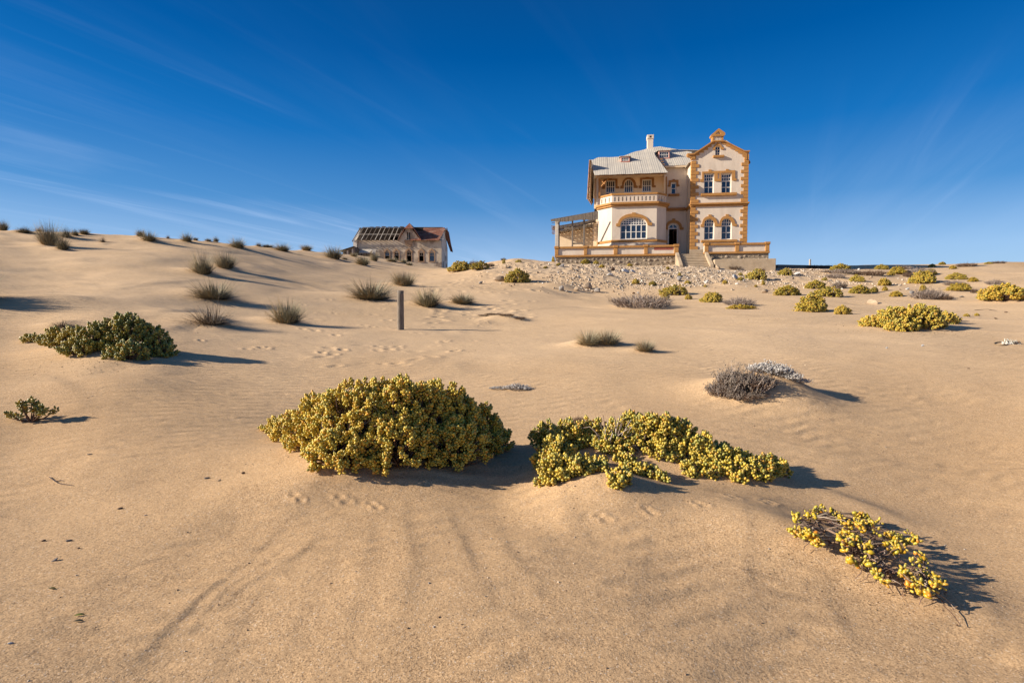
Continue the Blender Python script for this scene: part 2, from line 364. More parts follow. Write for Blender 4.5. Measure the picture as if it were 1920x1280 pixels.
def vnoise(x, y, seed=0):
    xi = np.floor(x).astype(np.int64); yi = np.floor(y).astype(np.int64); fx = x - xi; fy = y - yi
    fx = fx * fx * fx * (fx * (fx * 6 - 15) + 10); fy = fy * fy * fy * (fy * (fy * 6 - 15) + 10)
    def h(a, b):
        n = (a * 374761393 + b * 668265263 + seed * 1274126177) & 0xffffffff
        n = ((n ^ (n >> 13)) * 1274126177) & 0xffffffff
        return ((n ^ (n >> 16)) & 0xffff) / 32768.0 - 1.0
    return (h(xi, yi) * (1 - fx) + h(xi + 1, yi) * fx) * (1 - fy) + (h(xi, yi + 1) * (1 - fx) + h(xi + 1, yi + 1) * fx) * fy

_RS = np.exp(np.linspace(math.log(1.5), math.log(160), 700))
def hit_on(fn, px, py, dx=0.0):
    d = ray(px, py); hd = math.hypot(d.x, d.y); X = d.x / hd * _RS; Y = d.y / hd * _RS; z = EYE + d.z / hd * _RS
    g = fn(X, Y); gap = z - g; idx = np.where(gap < 0)[0]
    if len(idx) == 0:
        i = int(np.argmin((gap / _RS)[_RS > 6])) + int((_RS <= 6).sum())
        return Vector((X[i], Y[i], g[i]))
    i = idx[0]
    if i == 0: return Vector((X[0], Y[0], g[0]))
    t = gap[i - 1] / (gap[i - 1] - gap[i]); x = X[i - 1] + (X[i] - X[i - 1]) * t; y = Y[i - 1] + (Y[i] - Y[i - 1]) * t
    return Vector((x, y, g[i - 1] + (g[i] - g[i - 1]) * t))
def bhit(px, py): return hit_on(base, px, py)

MOUNDS = []   # x, y, sx, sy, rot, height
def mound(px, py, sx, sy, h, rot=0.0, dx=0.0, dy=0.0):
    p = bhit(px, py); MOUNDS.append((p.x + dx, p.y + dy, sx, sy, rot, h))
RIDGES = []   # points (world xy), height, width on left flank, width on right flank
def ridge(pts, h, w1, w2, fade=0.3):
    RIDGES.append(([tuple(bhit(*p)[:2]) for p in pts], h, w1, w2, fade))
DENTS = []
def dent(px, py, s=0.06, d=0.03, ang=0.0, el=1.6):
    p = bhit(px, py); DENTS.append((p.x, p.y, s, d, ang, el))

# tufts of grey-green desert grass: px, foot py, width px, height px, variety, label
TUFTS = [
 (380,512,46,40,0,'tall grey green tuft, left one of a close pair high on the left dune'),
 (423,502,40,30,1,'grey green tuft, right one of a close pair high on the left dune'),
 (402,559,72,40,2,'wide grey tuft with exposed twigs, alone below the close pair on the left dune'),
 (394,606,84,44,3,'thin brown wispy tuft, lowest one on the left dune face'),
 (538,604,60,46,0,'pale green tuft on its own small mound, left of the wooden post'),
 (697,560,76,42,2,'broad tuft with grey twigs just left behind the wooden post'),
 (757,535,42,26,1,'small compact tuft straight above the wooden post'),
 (802,573,60,36,0,'bushy tuft with grey twigs just right of the wooden post'),
 (868,568,46,24,2,'low dark tuft on a sand hump, second one right of the post'),
 (626,484,42,24,1,'round tuft near the crest left of the ruined house'),
 (446,464,30,20,0,'small dark tuft on the crest straight above the close pair'),
 (92,458,40,42,1,'tallest dark tuft near the crest at far left'),
 (118,467,30,26,0,'shorter dark tuft in front of the tallest one at far left'),
 (124,444,24,22,2,'spiky tuft just right behind the tallest one at far left'),
 (141,441,16,13,0,'narrow little tuft in the middle of the far left crest row'),
 (158,439,22,11,1,'flat little tuft ending the far left crest row'),
 (193,454,14,15,3,'tiny lone tuft on bare sand right of the far left group'),
 (280,451,32,19,0,'dark rounded tuft on the crest with a smaller one behind it'),
 (264,443,20,14,1,'small tuft peeking out behind the dark rounded crest tuft'),
 (315,447,10,9,3,'tiny tuft alone on the crest between two larger ones'),
 (351,452,24,17,0,'leaning tuft on the crest with a thin shadow'),
 (367,450,12,6,1,'tiny flat tuft touching the leaning crest tuft'),
 (391,452,12,7,2,'very low tuft on the crest, left of a small upright one'),
 (405,453,13,11,0,'small upright tuft on the crest right of a very low one'),
 (485,461,11,9,3,'tiny tuft on the crest right of the round dark one'),
 (503,462,20,7,2,'low grey brush strip on the crest'),
 (530,470,32,15,0,'bushy low tuft on the crest before the dip'),
 (575,469,22,11,1,'yellowish tuft sitting in the dip of the crest'),
 (46,436,28,14,2,'low wide tuft on the skyline near the left edge'),
 (6,431,18,20,1,'tuft cut by the left edge on the skyline'),
 (74,433,14,11,3,'small tuft on the skyline left of the tallest one'),
 (680,496,26,18,0,'dark tuft in front of the left corner of the ruined house'),
 (702,489,18,16,1,'tuft leaning against the broken lean-to of the ruined house'),
 (736,490,20,9,2,'low pale tuft under the left windows of the ruined house'),
 (757,493,14,9,0,'small tuft just left of the ruined house doorway'),
 (768,497,12,8,2,'pale tiny tuft right in front of the ruined house doorway'),
 (664,481,14,8,1,'little tuft at the shed beside the ruined house'),
 (647,486,10,5,2,'pale little clump at the foot of the round crest tuft'),
 (1104,645,48,33,4,'straw coloured left half of the wide pale tuft mid right'),
 (1140,644,50,32,4,'greyer right half of the wide pale tuft mid right'),
 (1210,657,38,26,4,'small pale tuft right of the wide pale tuft'),
 (118,612,46,16,3,'dry wispy tuft poking up behind the left green bush'),
]
for (px, py, w, h, v, lb) in TUFTS:
    p = bhit(px, py); wm = w / F * p.y
    mound(px, py + 2, wm * 0.75, wm * 0.6, min(0.26, wm * 0.17), 0, -wm * 0.18, 0.1)
# sand piled at the large bushes
mound(720, 865, 1.25, 0.62, 0.20)
mound(620, 915, 0.75, 0.42, 0.13, 0.3)
mound(850, 930, 0.5, 0.4, 0.04)
mound(180, 660, 1.1, 0.8, 0.14)
mound(1240, 862, 0.55, 0.42, 0.27)
mound(1400, 892, 0.5, 0.3, 0.05, -0.3)
mound(1130, 935, 0.5, 0.45, 0.15)
mound(1330, 960, 0.8, 0.55, 0.10, -0.3)
mound(1080, 880, 0.36, 0.45, 0.08)
mound(1400, 900, 0.45, 0.36, 0.09, -0.3)
mound(1620, 1060, 0.55, 0.38, 0.12, -0.55)
mound(1445, 742, 0.72, 0.55, 0.36, -0.3)
mound(1705, 615, 1.3, 0.7, 0.14)
mound(955, 600, 0.75, 0.5, 0.20, -0.15)
mound(1203, 575, 1.2, 0.7, 0.15)
mound(900, 1150, 1.2, 1.0, 0.07)
mound(1115, 530, 3.2, 1.6, 0.55)
mound(1050, 540, 1.4, 1.0, 0.3)
mound(60, 575, 2.2, 1.2, 0.3)
mound(250, 720, 0.9, 0.5, 0.07)
# long wind ridges: the right flank falls into shade
ridge([(560, 962), (470, 1040), (380, 1125), (300, 1205), (230, 1278)], 0.011, 0.24, 0.045)
ridge([(610, 1000), (560, 1040), (470, 1100), (400, 1170)], 0.008, 0.12, 0.035)
ridge([(560, 1010), (500, 1050), (430, 1110), (330, 1230)], 0.007, 0.12, 0.035)
ridge([(830, 950), (850, 1010), (880, 1080), (900, 1160)], 0.007, 0.16, 0.06)
ridge([(900, 945), (930, 1010), (975, 1070), (1000, 1150)], 0.007, 0.16, 0.06)
ridge([(1200, 1000), (1190, 1070), (1150, 1150)], 0.008, 0.16, 0.06)
ridge([(1390, 960), (1400, 1050), (1380, 1150), (1360, 1250)], 0.008, 0.2, 0.07)
ridge([(1540, 1080), (1560, 1150), (1590, 1250)], 0.008, 0.2, 0.07)
ridge([(600, 985), (520, 1080), (440, 1190), (380, 1275)], 0.008, 0.18, 0.06)
ridge([(648, 965), (600, 1060), (545, 1160), (500, 1275)], 0.006, 0.14, 0.07)
ridge([(690, 960), (672, 1040), (650, 1120), (610, 1260)], 0.008, 0.14, 0.07)
ridge([(740, 945), (752, 1010), (760, 1100), (750, 1200)], 0.007, 0.14, 0.08)
ridge([(950, 935), (985, 975), (1010, 1030), (1060, 1100)], 0.007, 0.25, 0.12)
ridge([(1110, 965), (1135, 1040), (1150, 1110), (1120, 1190)], 0.024, 0.38, 0.20)
ridge([(1480, 905), (1560, 930), (1640, 960), (1720, 1000)], 0.035, 0.30, 0.18)
ridge([(1700, 1085), (1790, 1130), (1850, 1175), (1915, 1250)], 0.035, 0.30, 0.2)
ridge([(120, 655), (250, 690), (330, 705)], 0.05, 0.5, 0.25)
ridge([(480, 905), (400, 960), (300, 1010), (180, 1050)], 0.014, 0.5, 0.25)
ridge([(640, 900), (600, 925), (560, 950), (520, 990)], 0.02, 0.25, 0.12)
ridge([(1010, 925), (1040, 960), (1060, 1000), (1075, 1060)], 0.02, 0.25, 0.14)
ridge([(60, 700), (100, 720), (135, 745), (140, 775)], 0.03, 0.4, 0.15)
ridge([(170, 862), (270, 848), (380, 838), (480, 836)], 0.012, 0.2, 0.12)
ridge([(560, 672), (640, 670), (720, 672)], 0.02, 0.3, 0.2)
for i in range(16):
    x0 = 1000 + 58 * i; y0 = 700 + (i * 37) % 150
    ridge([(x0, y0 + 12), (x0 + 60, y0), (x0 + 130, y0 - 14)], 0.005, 0.16, 0.08)
ridge([(880, 610), (925, 600), (960, 590), (985, 600)], 0.06, 0.5, 0.3)
ridge([(250, 600), (330, 585), (380, 580)], 0.05, 0.6, 0.3)
ridge([(200, 545), (300, 532), (370, 525)], 0.06, 0.8, 0.3)
ridge([(480, 600), (520, 590), (545, 592)], 0.05, 0.4, 0.3)
ridge([(230, 640), (340, 612), (400, 612), (450, 640)], 0.05, 0.5, 0.35)
ridge([(820, 640), (860, 620), (905, 618)], 0.03, 0.4, 0.3)
rr = random.Random(3)
for (px, py) in [(352,632),(375,640),(388,652),(440,655),(458,656),(600,661),(618,665),(636,660),(712,650),(722,655),(742,651),(828,645),(838,641),(845,658),(890,600),(893,606),(877,592),(905,592),(912,602),(878,603),(730,600),(713,584),(560,655),(500,655)]:
    if rr.random() < 0.3: continue
    s_ = rr.uniform(0.5, 1.0); px += rr.uniform(-8, 8); py += rr.uniform(-3, 3)
    dent(px, py, 0.07 * s_, 0.045 * s_, rr.uniform(-0.9, 0.9), rr.uniform(1.2, 2.0))
    if rr.random() < 0.6: dent(px + rr.uniform(4, 10), py + rr.uniform(-2, 4), 0.05 * s_, 0.028 * s_, rr.uniform(-0.9, 0.9), 1.5)
for (px, py) in [(638,948),(696,954),(1212,977),(1308,967),(1366,945),(1437,948),(1125,987),(552,950),(1432,952)]:
    dent(px, py, 0.020, 0.010, rr.uniform(-0.6, 0.2), 1.7); dent(px + 12, py + 5, 0.022, 0.011, rr.uniform(-0.6, 0.2), 1.6)
for i in range(70):
    px = rr.uniform(800, 1010); py = rr.uniform(508, 600) ; dent(px, py, rr.uniform(0.08, 0.16), rr.uniform(0.03, 0.07), rr.uniform(-1, 1), 1.6)
for i in range(45):
    px = rr.uniform(560, 900); py = rr.uniform(560, 690); dent(px, py, rr.uniform(0.05, 0.09), rr.uniform(0.012, 0.03), rr.uniform(-1, 1), 1.8)

def H(X, Y):
    X = np.asarray(X, float); Y = np.asarray(Y, float); sh = X.shape; X = X.ravel(); Y = Y.ravel()
    z = base(X, Y); r = np.hypot(X, Y)
    far = np.clip((r - 8) / 25, 0, 1)
    wx = X + 0.8 * vnoise(X * 0.35, Y * 0.35, 5); wy = Y + 0.8 * vnoise(X * 0.35, Y * 0.35, 6)
    z = z + 0.012 * vnoise(wx * 0.9, wy * 1.9, 1) * np.clip(r / 6, 0.3, 1) + far * (0.12 * vnoise(wx * 0.16, wy * 0.22, 2) + 0.045 * vnoise(wx * 0.6, wy * 0.9, 3))
    z = z + 0.0028 * vnoise(X * 4.0 + Y, Y * 5.0, 4)
    nx, ny = X - 14.5, Y - 48.0                                     # rough rubble ground before the big house
    zone = np.exp(-((X - 11) / 13.0) ** 4) * np.exp(-((Y - 43) / 6.0) ** 4)
    z = z + zone * (0.10 * np.abs(vnoise(X * 1.4, Y * 1.6, 8)) + 0.05 * vnoise(X * 3.5, Y * 3.5, 9))
    for (mx, my, sx, sy, ro, h) in MOUNDS:
        dx = X - mx; dy = Y - my; m = (np.abs(dx) < 3.2 * max(sx, sy)) & (np.abs(dy) < 3.2 * max(sx, sy))
        if not m.any(): continue
        c, s = math.cos(ro), math.sin(ro); a = dx[m] * c + dy[m] * s; b = -dx[m] * s + dy[m] * c
        # gentle windward side on the left, steeper on the right
        ax = np.where(a < 0, a / (sx * 1.25), a / (sx * 0.85))
        z[m] += h * np.exp(-(ax ** 2 + (b / sy) ** 2))
    for (pts, h, w1, w2, fade) in RIDGES:
        P = np.array(pts); lo = P.min(0) - 3 * max(w1, w2); hi = P.max(0) + 3 * max(w1, w2)
        m = (X > lo[0]) & (X < hi[0]) & (Y > lo[1]) & (Y < hi[1])
        if not m.any(): continue
        x = X[m] + 0.05 * vnoise(X[m] * 2, Y[m] * 2, 12); y = Y[m]; best = np.full(x.shape, 1e9); sg = np.zeros(x.shape); par = np.zeros(x.shape)
        n = len(P) - 1
        for i in range(n):
            e = P[i + 1] - P[i]; l2 = e @ e; t = np.clip(((x - P[i, 0]) * e[0] + (y - P[i, 1]) * e[1]) / l2, 0, 1)
            qx = x - P[i, 0] - t * e[0]; qy = y - P[i, 1] - t * e[1]; d = np.hypot(qx, qy); u = d < best
            best[u] = d[u]; par[u] = (i + t[u]) / n
            cr = e[0] * qy - e[1] * qx
            sg[u] = np.sign(qx[u] + 0.15 * 0 * qy[u]); sg[u] = np.where(qx[u] * 1.0 - 0.5 * qy[u] * 1.0 > 0, 1, -1)
        w = np.where(sg > 0, w2, w1); ends = np.sin(np.clip(par, 0.0, 1.0) * math.pi) ** 0.6
        z[m] += h * np.exp(-(best / w) ** 2) * ends * (0.75 + 0.4 * vnoise(x * 1.7, y * 1.7, 13))
    for (mx, my, s, d, an, el) in DENTS:
        dx = X - mx; dy = Y - my; m = (np.abs(dx) < 4.5 * s * el) & (np.abs(dy) < 4.5 * s * el)
        if not m.any(): continue
        c, sn = math.cos(an), math.sin(an); a = (dx[m] * c + dy[m] * sn) / el; b = -dx[m] * sn + dy[m] * c
        q = (a * a + b * b) / (s * s); z[m] += -d * np.exp(-q) + 0.45 * d * np.exp(-(np.sqrt(q) - 1.7) ** 2 * 2.2)
    return z.reshape(sh)
def hit(px, py): return hit_on(H, px, py)
def hz(x, y): return float(H(np.array([x]), np.array([y]))[0])

def build_ground():
    fine = np.arange(R(-49), R(49.001), R(0.105))
    coarse = np.concatenate([np.arange(R(49.6), R(70), R(0.6)), np.arange(R(70), R(290), R(2.0)), np.arange(R(290), R(310.6), R(0.6))])
    th = np.concatenate([fine, coarse]); nt_ = len(th)
    r = np.concatenate([[0.35], np.exp(np.arange(math.log(0.7), math.log(1.7), 0.04)), np.exp(np.arange(math.log(1.7), math.log(62), 0.0058)),
                        np.exp(np.arange(math.log(62), math.log(170), 0.02)), np.exp(np.linspace(math.log(170), math.log(6000), 30))])
    TT_, RR_ = np.meshgrid(th, r); TW = np.where(TT_ > math.pi, TT_ - 2 * math.pi, TT_)
    X = np.sin(TW) * RR_; Y = np.cos(TW) * RR_
    Z = H(X, Y)
    V = np.stack([X, Y, Z], 2).reshape(-1, 3); V = np.vstack([V, [[0, 0, 0]]])
    nr = len(r); i = np.arange(nr - 1)[:, None]; j = np.arange(nt_)[None]; j2 = (j + 1) % nt_
    Q = np.stack([i * nt_ + j, (i + 1) * nt_ + j, (i + 1) * nt_ + j2, i * nt_ + j2], 2).reshape(-1, 4)[:, ::-1]
    c = len(V) - 1; jj = np.arange(nt_)
    cap = np.stack([np.full(nt_, c), (jj + 1) % nt_, jj, jj], 1)
    Z_ = V[:nt_, 2].mean(); V[c, 2] = Z_
    me = mesh_np('sand_ground', V, Q)
    bm = None
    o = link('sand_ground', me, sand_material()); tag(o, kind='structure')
    # small disc under the camera closing the sheet
    me2 = bpy.data.meshes.new('sand_underfoot')
    return o

def sand_material():
    m, nt, b = mat_new('desert_sand'); co = objco(nt)
    big = noise(nt, co, 0.22, 4, 0.6); mid = noise(nt, co, 1.3, 5, 0.6)
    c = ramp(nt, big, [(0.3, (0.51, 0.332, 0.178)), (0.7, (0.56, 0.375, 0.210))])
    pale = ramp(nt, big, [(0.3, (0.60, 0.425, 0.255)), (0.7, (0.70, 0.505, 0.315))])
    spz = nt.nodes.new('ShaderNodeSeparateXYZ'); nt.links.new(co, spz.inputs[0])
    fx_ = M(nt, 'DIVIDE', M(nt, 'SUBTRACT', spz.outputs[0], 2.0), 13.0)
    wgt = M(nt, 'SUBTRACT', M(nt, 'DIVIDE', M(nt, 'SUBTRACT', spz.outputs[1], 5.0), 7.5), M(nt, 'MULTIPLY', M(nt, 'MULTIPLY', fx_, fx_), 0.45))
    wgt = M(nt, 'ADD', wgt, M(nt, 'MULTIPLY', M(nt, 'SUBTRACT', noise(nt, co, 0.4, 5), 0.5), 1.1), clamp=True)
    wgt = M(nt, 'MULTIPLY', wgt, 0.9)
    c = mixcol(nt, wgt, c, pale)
    c = mixcol(nt, M(nt, 'MULTIPLY', mid, 0.22), c, (0.60, 0.42, 0.25))
    # grit: coarse grains of several colours
    g1 = noise(nt, co, 125, 2, 0.7); g2 = noise(nt, co, 48, 3, 0.7); g3 = noise(nt, co, 9, 4, 0.7)
    band_ = ramp(nt, noise(nt, co, 0.9, 5, 0.65, 1.0), [(0.38, (0.35,) * 3), (0.62, (1,) * 3)])
    c = mixcol(nt, band_, c, ramp(nt, g1, [(0.32, (0.50, 0.44, 0.38)), (0.50, (1.0, 1.0, 1.0)), (0.68, (1.38, 1.40, 1.42))]), 'MULTIPLY')
    c = mixcol(nt, 1.0, c, ramp(nt, g2, [(0.33, (0.80, 0.76, 0.72)), (0.5, (1.0, 1.0, 1.0)), (0.7, (1.14, 1.12, 1.08))]), 'MULTIPLY')
    vo = nt.nodes.new('ShaderNodeTexVoronoi'); vo.inputs['Scale'].default_value = 150; nt.links.new(co, vo.inputs['Vector'])
    sep = nt.nodes.new('ShaderNodeSeparateColor'); nt.links.new(vo.outputs['Color'], sep.inputs[0])
    c = mixcol(nt, M(nt, 'MULTIPLY', M(nt, 'GREATER_THAN', sep.outputs[0], 0.95), 0.55), c, (0.10, 0.07, 0.05))
    c = mixcol(nt, M(nt, 'MULTIPLY', M(nt, 'GREATER_THAN', sep.outputs[1], 0.975), 0.5), c, (0.78, 0.66, 0.52))
    # paler stony ground in front of the house
    sp = nt.nodes.new('ShaderNodeSeparateXYZ'); nt.links.new(co, sp.inputs[0])
    dx = M(nt, 'DIVIDE', M(nt, 'SUBTRACT', sp.outputs[0], 11.5), 14.0); dy = M(nt, 'DIVIDE', M(nt, 'SUBTRACT', sp.outputs[1], 45.0), 9.0)
    dd = M(nt, 'ADD', M(nt, 'MULTIPLY', dx, dx), M(nt, 'MULTIPLY', dy, dy))
    zn = M(nt, 'SUBTRACT', 1.15, M(nt, 'ADD', dd, M(nt, 'MULTIPLY', M(nt, 'SUBTRACT', noise(nt, co, 0.5, 4), 0.5), 1.2)), clamp=True)
    rub = ramp(nt, noise(nt, co, 5, 6, 0.7), [(0.3, (0.36, 0.27, 0.18)), (0.55, (0.56, 0.43, 0.30)), (0.75, (0.66, 0.55, 0.43))])
    c = mixcol(nt, M(nt, 'MULTIPLY', zn, 0.85), c, rub)
    nt.links.new(c, b.inputs['Base Color']); b.inputs['Roughness'].default_value = 0.95; b.inputs['Specular IOR Level'].default_value = 0.12
    # wind ripples
    mp = nt.nodes.new('ShaderNodeMapping'); mp.inputs['Rotation'].default_value = (0, 0, R(-12)); nt.links.new(co, mp.inputs[0])
    wv = nt.nodes.new('ShaderNodeTexWave'); wv.wave_type = 'BANDS'; wv.bands_direction = 'Y'; wv.inputs['Scale'].default_value = 1.5
    wv.inputs['Distortion'].default_value = 7; wv.inputs['Detail'].default_value = 3; wv.inputs['Detail Scale'].default_value = 0.8
    nt.links.new(mp.outputs[0], wv.inputs['Vector'])
    msk = ramp(nt, noise(nt, co, 0.35, 3), [(0.4, (0.15,) * 3), (0.65, (1,) * 3)])
    h = M(nt, 'MULTIPLY', wv.outputs['Fac'], msk)
    p = bump(nt, h, 0.35, 0.05, b)
    w2 = nt.nodes.new('ShaderNodeTexWave'); w2.wave_type = 'BANDS'; w2.bands_direction = 'Y'; w2.wave_profile = 'SAW'; w2.inputs['Scale'].default_value = 3.4
    w2.inputs['Distortion'].default_value = 9; w2.inputs['Detail'].default_value = 3; w2.inputs['Detail Scale'].default_value = 0.5
    mp2 = nt.nodes.new('ShaderNodeMapping'); mp2.inputs['Rotation'].default_value = (0, 0, R(22)); nt.links.new(co, mp2.inputs[0]); nt.links.new(mp2.outputs[0], w2.inputs['Vector'])
    m2 = ramp(nt, noise(nt, co, 0.28, 4, 0.6), [(0.50, (0,) * 3), (0.66, (1,) * 3)])
    p = bump(nt, M(nt, 'MULTIPLY', w2.outputs['Fac'], m2), 0.35, 0.022, b, p)
    p = bump(nt, g3, 0.28, 0.022, b, p)
    p = bump(nt, g2, 0.35, 0.007, b, p)
    p = bump(nt, g1, 0.5, 0.004, b, p)
    return m
build_ground()
# ------------------------------------------------------------------ building helpers
def poly_area(p): return 0.5 * sum(p[i][0] * p[(i + 1) % len(p)][1] - p[(i + 1) % len(p)][0] * p[i][1] for i in range(len(p)))
def slab_mesh(name, outers, holes, y0, y1):
    """outlines in the local x,z plane pushed from y0 to y1"""
    cu = bpy.data.curves.new(name, 'CURVE'); cu.dimensions = '2D'; cu.fill_mode = 'BOTH'; cu.extrude = abs(y1 - y0) / 2
    for lp in list(outers) + list(holes):
        s = cu.splines.new('POLY'); s.points.add(len(lp) - 1); s.use_cyclic_u = True
        for i, (x, z) in enumerate(lp): s.points[i].co = (x, z, 0, 1)
    ob = bpy.data.objects.new('tmp', cu); COL.objects.link(ob)
    dg = bpy.context.evaluated_depsgraph_get(); me = bpy.data.meshes.new_from_object(ob.evaluated_get(dg))
    bpy.data.objects.remove(ob); bpy.data.curves.remove(cu)
    # curve plane (x, z, depth) -> local (x, y, z); curve +Z becomes -y
    me.transform(Matrix(((1, 0, 0, 0), (0, 0, -1, (y0 + y1) / 2), (0, 1, 0, 0), (0, 0, 0, 1))))
    me.name = name; me.materials.clear()
    return me
def slab(name, outer, holes, y0, y1, mat, parent, tf=None, multi=False):
    me = slab_mesh(name, outer if multi else [outer], holes, y0, y1)
    if tf is not None: me.transform(tf)
    return link(name, me, mat, parent)
BOXF = [(0, 3, 2, 1), (4, 5, 6, 7), (0, 1, 5, 4), (1, 2, 6, 5), (2, 3, 7, 6), (3, 0, 4, 7)]
def box_v(x0, x1, y0, y1, z0, z1): return [(x0, y0, z0), (x1, y0, z0), (x1, y1, z0), (x0, y1, z0), (x0, y0, z1), (x1, y0, z1), (x1, y1, z1), (x0, y1, z1)]
def box(name, x0, x1, y0, y1, z0, z1, mat, parent, bev=0.0, tf=None):
    me = mesh_py(name, box_v(min(x0, x1), max(x0, x1), min(y0, y1), max(y0, y1), min(z0, z1), max(z0, z1)), BOXF)
    if bev > 0:
        bm = bmesh.new(); bm.from_mesh(me); bmesh.ops.bevel(bm, geom=bm.edges[:], offset=bev, segments=1, affect='EDGES'); bm.to_mesh(me); bm.free()
    if tf is not None: me.transform(tf)
    return link(name, me, mat, parent)
def beam(name, a, b, w, h, mat, parent):
    a = Vector(a); b = Vector(b); d = b - a; l = d.length; q = d.to_track_quat('X', 'Z').to_matrix().to_4x4()
    me = mesh_py(name, box_v(0, l, -w / 2, w / 2, -h / 2, h / 2), BOXF); me.transform(Matrix.Translation(a) @ q)
    return link(name, me, mat, parent)
def prism(name, pts3, thick, mat, parent):
    """flat polygon in space given a thickness along its normal (downwards)"""
    P = [Vector(p) for p in pts3]; n = Vector((0, 0, 0))
    for i in range(len(P)): n += (P[i] - P[0]).cross(P[(i + 1) % len(P)] - P[0])
    n.normalize()
    if n.z < 0: P.reverse(); n = -n
    k = len(P); v = P + [p - n * thick for p in P]
    f = [tuple(range(k)), tuple(range(2 * k - 1, k - 1, -1))] + [(i, i + k, (i + 1) % k + k, (i + 1) % k) for i in range(k)]
    return link(name, mesh_py(name, v, f), mat, parent)
def clip(poly, axis, val, keep_greater):
    out = []
    for i in range(len(poly)):
        a = poly[i]; b = poly[(i + 1) % len(poly)]
        ina = (a[axis] >= val) == keep_greater; inb = (b[axis] >= val) == keep_greater
        if ina: out.append(a)
        if ina != inb:
            t = (val - a[axis]) / (b[axis] - a[axis]); out.append(tuple(a[k] + (b[k] - a[k]) * t for k in range(3)))
    return out
def sheets(name, pts3, width, mat, parent, th=0.03, jit=0.012):
    xs = [p[0] for p in pts3]; x = min(xs); i = 0
    while x < max(xs) - 0.05:
        w = width; q = clip([tuple(p) for p in pts3], 0, x, True)
        if len(q) > 2: q = clip(q, 0, x + w + 0.03, False)
        if len(q) > 2:
            dz = (i % 2) * 0.014 + random.uniform(-jit, jit) * 0.5
            prism(name, [(p[0], p[1], p[2] + dz) for p in q], th, mat, parent)
        x += w; i += 1
class Frame:
    def __init__(s, px, py, Y, ang):
        s.o = at(px, py, Y); s.a = ang
        s.m = Matrix.Translation(s.o) @ Matrix.Rotation(-ang, 4, 'Z'); s.inv = s.m.inverted()
        s.eye = s.inv @ Vector((0, 0, EYE)); s.root = None
    def lp(s, px, py, y=0.0):
        d = s.inv.to_3x3() @ ray(px, py); t = (y - s.eye.y) / d.y; p = s.eye + d * t
        return (p.x, p.z)
    def onplane(s, px, py, p0, n):
        d = s.inv.to_3x3() @ ray(px, py); t = (Vector(p0) - s.eye).dot(n) / d.dot(n); return s.eye + d * t
    def P(s, pts, zx, zy, sc, y=0.0): return [s.lp(zx + a / sc, zy + b / sc, y) for a, b in pts]
def arc_pts(x0, x1, zs, zt, n=12):
    """points of an elliptic arch from the right spring to the left one"""
    cx = (x0 + x1) / 2; a = (x1 - x0) / 2; h = zt - zs
    return [(cx + a * math.cos(math.pi * i / n), zs + h * math.sin(math.pi * i / n)) for i in range(n + 1)]
def window(parent, x0, x1, z0, z1, y, zs=None, cols=2, lower=2, upper=None, zt=None, fw=0.07, mw=0.045, rec=0.16, tf=None, wid=None):
    """frame with real panes behind its openings. zs: spring line if arched, zt: transom height, upper=(cols, rows)"""
    def top(x):
        if zs is None: return z1
        c = (x0 + x1) / 2; a = (x1 - x0) / 2; t = max(0.0, 1 - ((x - c) / a) ** 2); return zs + (z1 - zs) * math.sqrt(t)
    outer = [(x0, z0), (x1, z0)] + (arc_pts(x0, x1, zs, z1, 14) if zs is not None else [(x1, z1), (x0, z1)])
    cells = []
    zt = zt if zt is not None else z1 - fw
    W_ = x1 - x0 - 2 * fw
    if lower:
        cw = (W_ - (cols - 1) * fw) / cols; ch = ((zt - fw * 0.5) - (z0 + fw) - (lower - 1) * mw) / lower
        for i in range(cols):
            for j in range(lower):
                a = x0 + fw + i * (cw + fw); b = z0 + fw + j * (ch + mw); cells.append((a, a + cw, b, b + ch))
    if upper:
        uc, ur = upper; m = mw; cw = (W_ - (uc - 1) * m) / uc; zb = zt + fw * 0.5; ch = (z1 - fw - zb - (ur - 1) * m) / ur
        for i in range(uc):
            for j in range(ur):
                a = x0 + fw + i * (cw + m); b = zb + j * (ch + m); cells.append((a, a + cw, b, b + ch))
    holes = []; panes = []
    for (a, b, c, d) in cells:
        n = 4; tops = [(b + (a - b) * k / n, min(d, top(b + (a - b) * k / n) - fw * 0.9)) for k in range(n + 1)]
        tops = [(x, max(z, c + 0.004)) for x, z in tops]
        if max(z for _, z in tops) < c + 0.04: continue
        if zs is None or all(abs(z - d) < 1e-6 for _, z in tops): tops = [(b, d), (a, d)]
        lp_ = [(a, c), (b, c)] + tops; holes.append(lp_); panes.append(lp_)
    fr = slab('window', outer, holes, y + rec, y + rec + 0.07, MAT['white'], parent, tf)
    for lp_ in panes:
        slab('pane', lp_, [], y + rec + 0.03, y + rec + 0.045, MAT['glass'], fr, tf)
    return outer, fr
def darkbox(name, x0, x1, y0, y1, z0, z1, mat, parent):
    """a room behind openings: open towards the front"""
    v = box_v(x0, x1, y0, y1, z0, z1); return link(name, mesh_py(name, v, [(0, 1, 2, 3), (7, 6, 5, 4), (1, 5, 6, 2), (2, 6, 7, 3), (3, 7, 4, 0)]), mat, parent)

